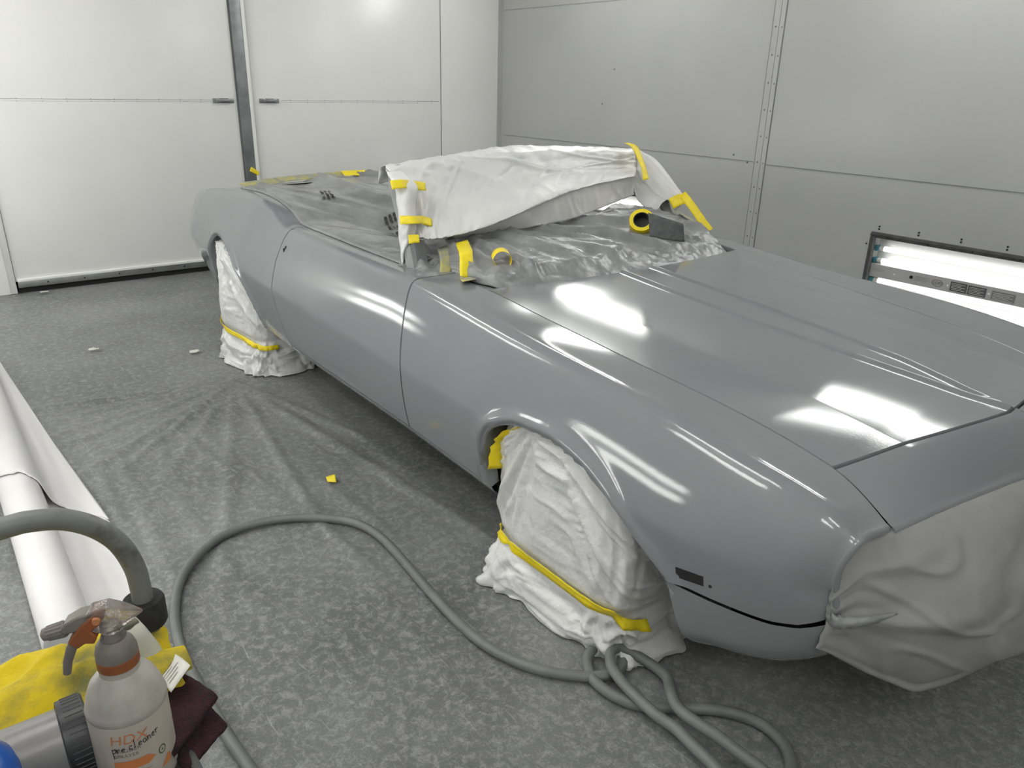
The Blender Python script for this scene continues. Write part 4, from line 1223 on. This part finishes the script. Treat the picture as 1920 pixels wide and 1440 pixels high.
def paper_roll():
    t = empty('paper_roll', (-2.1, -2.06, .0), 'long white paper roll lying on the floor with a torn sheet unrolled beside it', 'paper roll')
    x0, x1, yc, R = -3.62, -.665, -2.045, .068
    b = MB(); b.lathe([(.0, .0), (R - .006, .0), (R, .008), (R, x1 - x0 - .012), (R - .004, x1 - x0 - .004), (R - .014, x1 - x0), (.0, x1 - x0 + .002)], (x0, yc, R + .004), (1, 0, 0), 48, cap=False)
    o = b.build('roll', M['rollpaper'], None); o.location = -t.location; o.parent = t
    # lower sheet lying on the floor
    def zs(y, x):                      # height of a sheet leaving the roll tangentially and lying down
        d = max(0, y - yc)
        return .006 + .062 * math.exp(-(d / .085) ** 2) if d > .04 else .07
    G = []
    for x in np.linspace(-3.30, -.585, 70):
        yr = float(np.interp(x, [-3.30, -2.2, -1.4, -.8, -.585], [-1.925, -1.865, -1.808, -1.800, -1.830]))
        row = [(x, yc + .030 + (yr - yc - .030) * q, max(.011, zs(yc + .03 + (yr - yc - .03) * q, x) * .62) + .0025 * nz(x * 3, q * 4)) for q in np.linspace(0, 1, 22)]
        G.append(row)
    o = sheet('lower_sheet', G, M['rollpaper'], None, .0008, world=False, thing=False); o.location = -t.location; o.parent = t
    # upper sheet drapes over the roll; its torn end crosses the roll
    G = []
    def torn(s): return -1.755 + .36 * s ** 1.3 + .030 * nz(s * 9, 2.0) + .016 * nz(s * 26, 4.0) + .008 * nz(s * 60, 7.0)
    for a in np.linspace(0, 1, 60):
        row = []
        for s in np.linspace(0, 1, 46):
            x = -3.56 + (torn(s) + 3.56) * a
            yr = float(np.interp(x, [-3.56, -3.30, -2.2, -1.4, -.8], [-1.935, -1.922, -1.862, -1.806, -1.798]))
            if s < .45:
                q = s / .45; an = PI * (.88 - .74 * q); rr = R + .004 + .004 * a
                p = (x, yc + rr * math.cos(an), R + .004 + rr * math.sin(an))
            else:
                q = (s - .45) / .55; an = PI * .14; rr = R + .004 + .004 * a
                y0, z0 = yc + rr * math.cos(an), R + .004 + rr * math.sin(an)
                y = y0 + (yr - y0) * q
                zl = max(.011, zs(y, x) * .62) + .0025 * nz(x * 3, q * 4)
                p = (x, y, max(zl + .003, (zl + .003) + (z0 - zl - .003) * math.exp(-q * 7.0) * (1 - q)))
            row.append(p)
        G.append(row)
    o = sheet('torn_sheet', G, M['rollpaper'], None, .0008, world=False, thing=False); o.location = -t.location; o.parent = t
paper_roll()

def small_bits():
    G = []
    A = [np.array(p) for p in [(-1.233, -1.018, .012), (-1.230, -.980, .014), (-1.171, -1.0, .009), (-1.195, -1.027, .009)]]
    for i in np.linspace(0, 1, 7):
        G.append([(A[0] * (1 - i) + A[1] * i) * (1 - j) + (A[3] * (1 - i) + A[2] * i) * j + np.array((0, 0, .012 * math.sin(PI * j) * i + .004)) for j in np.linspace(0, 1, 9)])
    tag(sheet('tape_strip', G, M['tape'], None, .0006, world=False), 'small scrap of yellow tape lying on the open floor', 'tape')
    G = []
    A = [np.array(p) for p in [(XB + .030, .190, .843), (XB + .034, .256, .800), (XB + .034, .247, .768), (XB + .030, .176, .808)]]
    for i in np.linspace(0, 1, 6): G.append([(A[0] * (1 - i) + A[1] * i) * (1 - j) + (A[3] * (1 - i) + A[2] * i) * j + np.array((.003 * i, 0, 0)) for j in np.linspace(0, 1, 5)])
    tag(sheet('tape_strip', G, M['tape'], None, .0006, world=False), 'short yellow tape stuck on the steel post between the booth doors', 'tape')
    rnd = random.Random(5)
    for (x, y), lab in (((-3.494, -1.459), 'tiny white paper scrap on the floor left of the rear wheel cover'), ((-3.133, -.985), 'white shred on the floor beside the rear wheel cover'), ((-5.10, -1.50), 'white crumb on the floor by the left door jamb')):
        G = []
        for i in range(4): G.append([(x + (i - 1.5) * .012 + rnd.uniform(-.006, .006), y + (j - 2) * .014 + rnd.uniform(-.006, .006), .009 + rnd.uniform(0, .012)) for j in range(5)])
        tag(sheet('paper_scrap', G, M['card'], None, .0008, world=False), lab, 'paper scrap', 'paper scraps on the floor')
small_bits()

# ------------------------------------------------------------------ the cart by the photographer
TZ = .772
def build_cart():
    t = empty('cart', (.70, -2.25, 0), 'grey work cart with a bent pipe handle, at the lower left corner', 'cart')
    lx, ly, lz = t.location
    def P(name, b, m, par=None, **kw):
        o = b.build(name, m, None, origin=(lx, ly, lz), **kw); o.location = (0, 0, 0); o.parent = par or t; return o
    X0, X1, Y0, Y1 = .36, .92, -2.62, -2.004
    b = MB(); b.box((X0, Y0, TZ - .03), (X1, Y1, TZ), bev=.008)
    for a in ((X0, Y0, X1, Y0 + .012), (X0, Y1 - .012, X1, Y1), (X0, Y0, X0 + .012, Y1), (X1 - .012, Y0, X1, Y1)): b.box((a[0], a[1], TZ - .002), (a[2], a[3], TZ + .010), bev=.004)
    P('tray', b, M['tray'])
    b = MB(); b.box((X0, Y0, .20), (X1, Y1, .225), bev=.006); P('lower_shelf', b, M['tray'])
    for x, y in ((X0 + .04, Y0 + .04), (X1 - .04, Y0 + .04), (X0 + .04, Y1 - .04), (X1 - .04, Y1 - .04)):
        b = MB(); b.tube([(x, y, .07), (x, y, TZ - .02)], .016, 12); leg = P('leg', b, M['galv'])
        b = MB(); b.lathe([(.012, -.012), (.035, -.012), (.038, 0), (.035, .012), (.012, .012)], (x, y, .040), (0, 1, 0), 20); P('caster', b, M['rubber'], leg)
    # pipe handle: up from the side, bent over, across
    b = MB()
    path = [(.452, -2.003, .870), (.452, -2.003, .905), (.452, -2.006, .941), (.452, -2.019, .982), (.452, -2.042, 1.014), (.452, -2.072, 1.036), (.452, -2.106, 1.046), (.452, -2.140, 1.047), (.452, -2.30, 1.042), (.452, -2.50, 1.035), (.452, -2.56, 1.01), (.452, -2.59, .96), (.452, -2.60, .90), (.452, -2.60, TZ - .01)]
    b.tube(catmull(path, 6), .0135, 16); P('pipe_handle', b, M['pipe'])
    b = MB(); b.tube([(.452, -2.003, TZ - .02), (.452, -2.003, .872)], .0150, 16); po = P('post', b, M['pole_low'])
    b = MB(); b.lathe([(.004, 0), (.004, .0165)], (.452, -2.003, .822), (.72, -.2, -.1), 10); P('pin_hole', b, M['dark'], po)
    b = MB(); b.lathe([(.0158, 0), (.0158, .03)], (.452, -2.003, TZ + .002), (0, 0, 1), 20); P('post_socket', b, M['bronze'], po)
    b = MB(); b.lathe([(.014, .0), (.0255, .0), (.0275, .004), (.0275, .036), (.0255, .040), (.014, .040)], (.452, -2.003, .846), (0, 0, 1), 32); P('foam_collar', b, M['foam'])
build_cart()

BX, BY = .628, -2.063
def spray_bottle():
    t = empty('spray_bottle', (BX, BY, TZ + .012), 'dusty white spray bottle with orange trigger and black handwriting, standing on the cart', 'spray bottle')
    prof = [(.0, -.011), (.038, -.011), (.0425, -.007), (.0425, .096), (.0435, .100), (.0420, .104), (.0400, .114), (.0345, .128), (.0265, .138), (.0215, .143), (.0200, .152), (.0200, .158)]
    b = MB(); b.lathe(prof, (0, 0, 0), (0, 0, 1), 56); body = b.build('body', M['bottle'], t)
    b = MB(); b.lathe([(.0427, .012), (.0430, .014), (.0430, .092), (.0427, .094)], (0, 0, 0), (0, 0, 1), 56, cap=False); lab = b.build('label', M['bottle_label'], body)
    lab['label'] = 'dusty peach tinted label'
    b = MB(); b.lathe([(.0205, .150), (.0222, .151), (.0222, .1625), (.0205, .1635)], (0, 0, 0), (0, 0, 1), 48); b.build('orange_ring', M['orange'], t)
    b = MB(); b.lathe([(.0218, .1635), (.0218, .170), (.0195, .178), (.0150, .184), (.0125, .186)], (0, 0, 0), (0, 0, 1), 48); b.build('collar', M['nozzle'], t)
    b = MB(); b.lathe([(.0128, .186), (.0135, .188), (.0115, .192), (.0110, .208), (.0, .209)], (0, 0, 0), (0, 0, 1), 32); b.build('clear_neck', M['clear'], t)
    # trigger head: local frame, f points along the nozzle
    f = Vector((-.42, -.905, 0)).normalized(); s = Vector((f.y, -f.x, 0)); up = Vector((0, 0, 1))
    HS = .74; H0 = .200
    def hs(a, z): return a * HS, H0 + (z - H0) * HS
    def prism(pts, hw, tap=None):
        pts = [hs(*q) for q in pts]; hw = hw * .85
        n = len(pts); V = []
        for sg in (-1, 1):
            for i, (a, z) in enumerate(pts):
                w = hw * (tap[i] if tap else 1)
                V.append(f * a + up * z + s * (sg * w))
        return V, [tuple(range(n - 1, -1, -1)), tuple(range(n, 2 * n))] + [(i, (i + 1) % n, n + (i + 1) % n, n + i) for i in range(n)]
    def prism_obj(name, pts, hw, m, par, tap=None, bev=.002):
        V, F = prism(pts, hw, tap)
        b = MB(); b.add(V, F); o = b.build(name, m, par)
        md = o.modifiers.new('bevel', 'BEVEL'); md.width = bev; md.segments = 2; md.limit_method = 'ANGLE'
        return o
    prism_obj('clear_head', [(-.048, .222), (-.030, .212), (-.014, .203), (.012, .200), (.026, .206), (.032, .222), (.024, .238), (.0, .243), (-.022, .236), (-.046, .226)], .0125, M['clear'], t, [.15, .6, 1, 1, 1, 1, 1, .95, .7, .15])
    prism_obj('grey_shroud', [(.020, .236), (.040, .232), (.058, .222), (.066, .210), (.060, .204), (.046, .206), (.030, .212), (.020, .222)], .0115, M['nozzle'], t)
    b = MB(); c = f * (.060 * HS) + up * (H0 + .007 * HS); ax = f * .97 - up * .22; pr_ = [(.0080, 0), (.0088, .003), (.0080, .017), (.0068, .024), (.004, .025)]
    b.lathe(pr_, c, ax, 28)
    for k in range(14):
        a = 2 * PI * k / 14; e2 = s * math.cos(a) + (up * .97 + f * .22) * math.sin(a)
        b.tube([c + e2 * .0086 + ax * .002, c + e2 * .0076 + ax * .019], .0010, 5)
    nzl = b.build('nozzle_cap', M['nozzle'], t)
    b = MB(); b.lathe([(.0045, 0), (.003, .0018)], c + ax * .0248, ax, 16); b.build('nozzle_tip', M['orange'], nzl)
    prism_obj('orange_trigger', [(.006, .228), (.020, .232), (.036, .218), (.052, .198), (.058, .190), (.046, .178), (.034, .186), (.022, .184), (.016, .196), (.024, .206), (.010, .216)], .0142, M['orange'], t)
    b = MB(); b.tube([f * .034 + up * .192, f * .044 + up * .178, f * .051 + up * .160, f * .054 + up * .145], [.0058, .0056, .0050, .0044], 14); lv = b.build('trigger_lever', M['nozzle'], t)
    b = MB(); b.lathe([(.0045, 0), (.0040, .003)], f * .009 + up * .219 - s * .0120, -s, 16); b.lathe([(.0045, 0), (.0040, .003)], f * .009 + up * .219 + s * .0120, s, 16); b.build('pivot_pin', M['peach_ink'], t)
    # print on the label: wrap flat shapes round the body
    cam_a = math.atan2(-2.14 - BY, 1.435 - BX)
    R0 = .0434
    def wrap(V, F, ang0, z0, name, m, dr=0.0, par=lab):
        VV = []
        for v in V:
            a = cam_a + ang0 + v[0] / R0
            VV.append(((R0 + dr) * math.cos(a), (R0 + dr) * math.sin(a), z0 + v[1]))
        me = link_mesh(name, VV, F, m, par, False); return me
    def fine(V, F, step=.002):            # cut long shapes so that they follow the round body
        bm = bmesh.new(); vs = [bm.verts.new((v[0], v[1], 0)) for v in V]
        for q in F:
            try: bm.faces.new([vs[i] for i in q])
            except ValueError: pass
        xs = [v[0] for v in V]; x = min(xs) + step
        while x < max(xs):
            bmesh.ops.bisect_plane(bm, geom=bm.verts[:] + bm.edges[:] + bm.faces[:], plane_co=(x, 0, 0), plane_no=(1, 0, 0)); x += step
        bm.verts.index_update(); r = [v.co[:] for v in bm.verts], [tuple(v.index for v in q.verts) for q in bm.faces]; bm.free(); return r
    def txt(body, size, ang0, z0, name, m, dr, shear=0.0):
        V, F = text_mesh(body, size, name); V = [(v.x + shear * v.y, v.y) for v in V]
        wrap(*fine(V, F), ang0, z0, name, m, dr)
    txt('HDX', .0185, -.62, .0715, 'logo_letters', M['peach_ink'], .0002, .15)
    txt('TRIGGER', .0072, -.56, .0600, 'small_print', M['grey_ink'], .0002)
    txt('SPRAYER', .0066, -.56, .0525, 'small_print', M['grey_ink'], .0002)
    V = [(0, 0), (.036, 0), (.044, .0055), (.036, .0125), (0, .0125)]
    wrap(*fine(V, [(0, 1, 2, 3, 4)]), -.60, .034, 'orange_flag', M['orange_ink'], .0002)
    for k in range(3):
        V = [(0, 0), (.034 - .006 * k, 0), (.034 - .006 * k, .0006), (0, .0006)]
        wrap(*fine(V, [(0, 1, 2, 3)]), -.50, .027 - .0035 * k, 'fine_print', M['grey_ink'], .0002)
    V = []; 
    for r in (.0062, .0046):
        for k in range(28): V.append((.8 * r * math.cos(2 * PI * k / 28), r * math.sin(2 * PI * k / 28)))
    F = grid_faces(2, 28, wrap=True); V += [(-.0014, -.0016), (.0014, -.0016), (0, .002)]; F.append((56, 57, 58))
    wrap(V, F, .62, .040, 'green_stamp', M['green_ink'], .0002)
    V = [(0, 0), (.014, 0), (.014, .012), (.010, .012)]
    wrap(*fine(V, [(0, 1, 2, 3)]), .52, .015, 'orange_corner', M['orange_ink'], .0002)
    # handwriting: pre cleaner
    Ls = {'p': [[(0, .7), (.1, -.7)], [(.05, .55), (.35, .75), (.42, .35), (.1, .1)]], 'r': [[(0, .6), (.05, 0)], [(.05, .35), (.2, .58), (.34, .55)]],
          'e': [[(.0, .3), (.3, .36), (.24, .56), (.05, .42), (.05, .1), (.32, .03)]], 'c': [[(.34, .52), (.12, .56), (.0, .28), (.12, .02), (.36, .08)]],
          'l': [[(.08, 1.2), (.1, 0)]], 'a': [[(.32, .5), (.1, .52), (.0, .2), (.15, .0), (.3, .2), (.32, .5), (.4, .0)]], 'n': [[(0, .55), (.05, 0)], [(.04, .3), (.2, .55), (.32, .45), (.36, 0)]]}
    cx = 0.0; sc = .0098
    b = MB()
    for ch in 'pre cleaner':
        if ch == ' ': cx += .34; continue
        for st in Ls[ch]:
            P = []
            for q in (catmull(st, 4) if len(st) > 2 else st):
                X_, Z_ = (cx + q[0]) * sc, q[1] * sc + .0019 * cx
                a = cam_a - .58 + X_ / R0
                P.append(((R0 + .0004) * math.cos(a), (R0 + .0004) * math.sin(a), .0590 + Z_))
            b.tube(P, .00042, 5)
        cx += .50
    b.build('handwriting', M['ink'], lab)
spray_bottle()

def cloth():
    G = []
    for u in np.linspace(0, 1, 90):
        y = -2.34 + .355 * u; row = []
        for v in np.linspace(0, 1, 44):
            # from behind, over the top, down the front
            top = float(np.interp(u, [0, .35, .6, .8, 1.0], [.792, .812, .832, .826, .815]))
            x = .395 + .165 * v + .02 * nz(u * 3, v * 2)
            z = TZ + .006 + (top - TZ) * math.sin(PI * min(1, .12 + .80 * v)) ** .6
            z += .012 * nz(u * 7, v * 4, 2) + .012 * max(0, ridge(u * 5 + v, v * 2, 4) - .6)
            z = max(z, TZ + .006)
            row.append((x, y + .012 * nz(v * 4, u * 5, 9), z))
        G.append(row)
    t = sheet('cleaning_cloth', G, M['cloth'], None, .006, world=False)
    tag(t, 'yellow cleaning cloth with grey stains bunched on the cart behind the jar', 'cloth')
    org = np.array(t.location); G = []
    for i in range(30):
        a = -.4 + 4.6 * i / 29.0; r = .018 + .004 * math.sin(a)
        row = []
        for k in range(8):
            y = -2.035 + .062 * k / 7.0
            rr = r * (1 - .35 * k / 7.0)
            row.append(np.array((.535 + rr * 1.5 * math.cos(a) - .012 * k / 7.0, y, TZ + .058 + rr * math.sin(a) - .012 * k / 7.0)) - org)
        G.append(row)
    o = sheet('folded_corner', G, M['cloth'], None, .005, world=False, thing=False); o.parent = t
cloth()

def jar():
    t = empty('jar', (.582, -2.147, TZ + .001), 'cloudy clear jar with a black screw lid lying on its side on the cart', 'jar')
    K = .70
    o_ = Vector((0, 0, .0668 * K))
    def sc(pr): return [(a * K, h * K) for a, h in pr]
    b = MB(); b.lathe(sc([(.050, -.40), (.056, -.394), (.056, .050), (.054, .052)]), o_, (0, 1, 0), 48); b.build('jar_body', M['jar'], t)
    b = MB(); b.lathe(sc([(.0585, .022), (.066, .024), (.0665, .030), (.0665, .060), (.064, .0635), (.058, .0635), (.057, .0605), (.0, .0605)]), o_, (0, 1, 0), 56)
    for k in range(40):
        a = 2 * PI * k / 40; b.tube([(.0465 * math.cos(a), .022, o_.z + .0465 * math.sin(a)), (.0465 * math.cos(a), .041, o_.z + .0465 * math.sin(a))], .0008, 5)
    lid = b.build('lid', M['black_plastic'], t)
    b = MB(); b.lathe(sc([(.056, .0606), (.050, .0630), (.046, .0612), (.0, .0612)]), o_, (0, 1, 0), 48); b.build('lid_ring', M['gasket'], lid)
jar()

def pads():
    def pad(P, z, th, label):
        A = [np.array((x, y, z_)) for (x, y), z_ in zip(P, z)]
        G = []
        for i in np.linspace(0, 1, 14):
            row = []
            for j in np.linspace(0, 1, 14):
                p = (A[0] * (1 - j) + A[1] * j) * (1 - i) + (A[3] * (1 - j) + A[2] * j) * i
                e = .0015 * nz(i * 30, j * 30, z[0] * 99)
                row.append(p + np.array((e, e, .004 * math.sin(PI * i) + .002 * nz(i * 6, j * 6))))
            G.append(row)
        tag(sheet('scuff_pad', G, M['maroon'], None, th, world=False), label, 'scuff pad', 'maroon scuff pads on the cart')
    pad([(.560, -2.040), (.512, -1.985), (.628, -1.9585), (.672, -2.022)], [TZ + .006] * 4, .006, 'lower maroon scuff pad sticking out furthest over the cart edge')
    pad([(.548, -2.045), (.505, -1.990), (.607, -1.9600), (.660, -2.030)], [TZ + .022, TZ + .022, TZ + .038, TZ + .028], .007, 'upper maroon scuff pad under the white card')
    G = []
    A = [np.array(p) for p in [(.535, -2.020, .828), (.512, -1.994, .834), (.563, -1.978, .838), (.588, -2.010, .830)]]
    for i in np.linspace(0, 1, 8): G.append([(A[0] * (1 - j) + A[1] * j) * (1 - i) + (A[3] * (1 - j) + A[2] * j) * i + np.array((0, 0, .004 * math.sin(PI * i))) for j in np.linspace(0, 1, 8)])
    o = sheet('paper_card', G, M['card'], None, .0006, world=False)
    tag(o, 'small white printed card lying on the maroon scuff pads behind the bottle', 'card')
    org = np.array(o.location)
    V, F = [], []
    for r in range(9):
        for (s0, s1) in (((.12, .80 - .12 * (r % 3)),) if r else ((.12, .45),)):
            q = .12 + r * .085
            k = len(V)
            for i, j in ((q, s0), (q, s1), (q + (.018 if r else .05), s1), (q + (.018 if r else .05), s0)):
                V.append((A[0] * (1 - j) + A[1] * j) * (1 - i) + (A[3] * (1 - j) + A[2] * j) * i + np.array((0, 0, .004 * math.sin(PI * i) + .0012)) - org)
            F.append((k, k + 1, k + 2, k + 3))
    link_mesh('card_print', V, F, M['grey_ink'], o, False)
pads()

def strainer():
    b = MB(); c = (.505, -2.030, TZ + .012)
    n = 40; V = []
    for h, r in ((0, .040), (.03, .036), (.06, .030), (.09, .019), (.106, .012)):
        for k in range(n):
            a = 2 * PI * k / n; V.append((c[0] + r * math.cos(a) - .10 * h * .3, c[1] + r * math.sin(a), c[2] + h + .002 * math.sin(3 * a)))
    b.add(V, grid_faces(5, n, wrap=True))
    o = b.build('strainer_cone', M['strainer'], None, origin='base'); solid(o, .001)
    tag(o, 'pale strainer cone standing on the cart between the bottle and the pipe post', 'strainer')
strainer()

def blue_bottle():
    t = empty('blue_bottle', (.708, -2.216, TZ + .001), 'blue plastic bottle cut off by the left edge of the picture', 'bottle')
    b = MB(); b.lathe([(.0, 0), (.042, 0), (.046, .004), (.046, .150), (.043, .166), (.030, .182), (.013, .190), (.013, .198), (.0, .198)], (0, 0, 0), (0, 0, 1), 40); b.build('blue_body', M['blue'], t)
    b = MB(); b.lathe([(.0150, .192), (.0155, .194), (.0150, .216), (.0, .217)], (0, 0, 0), (0, 0, 1), 24); b.build('cap', M['card'], t)
blue_bottle()
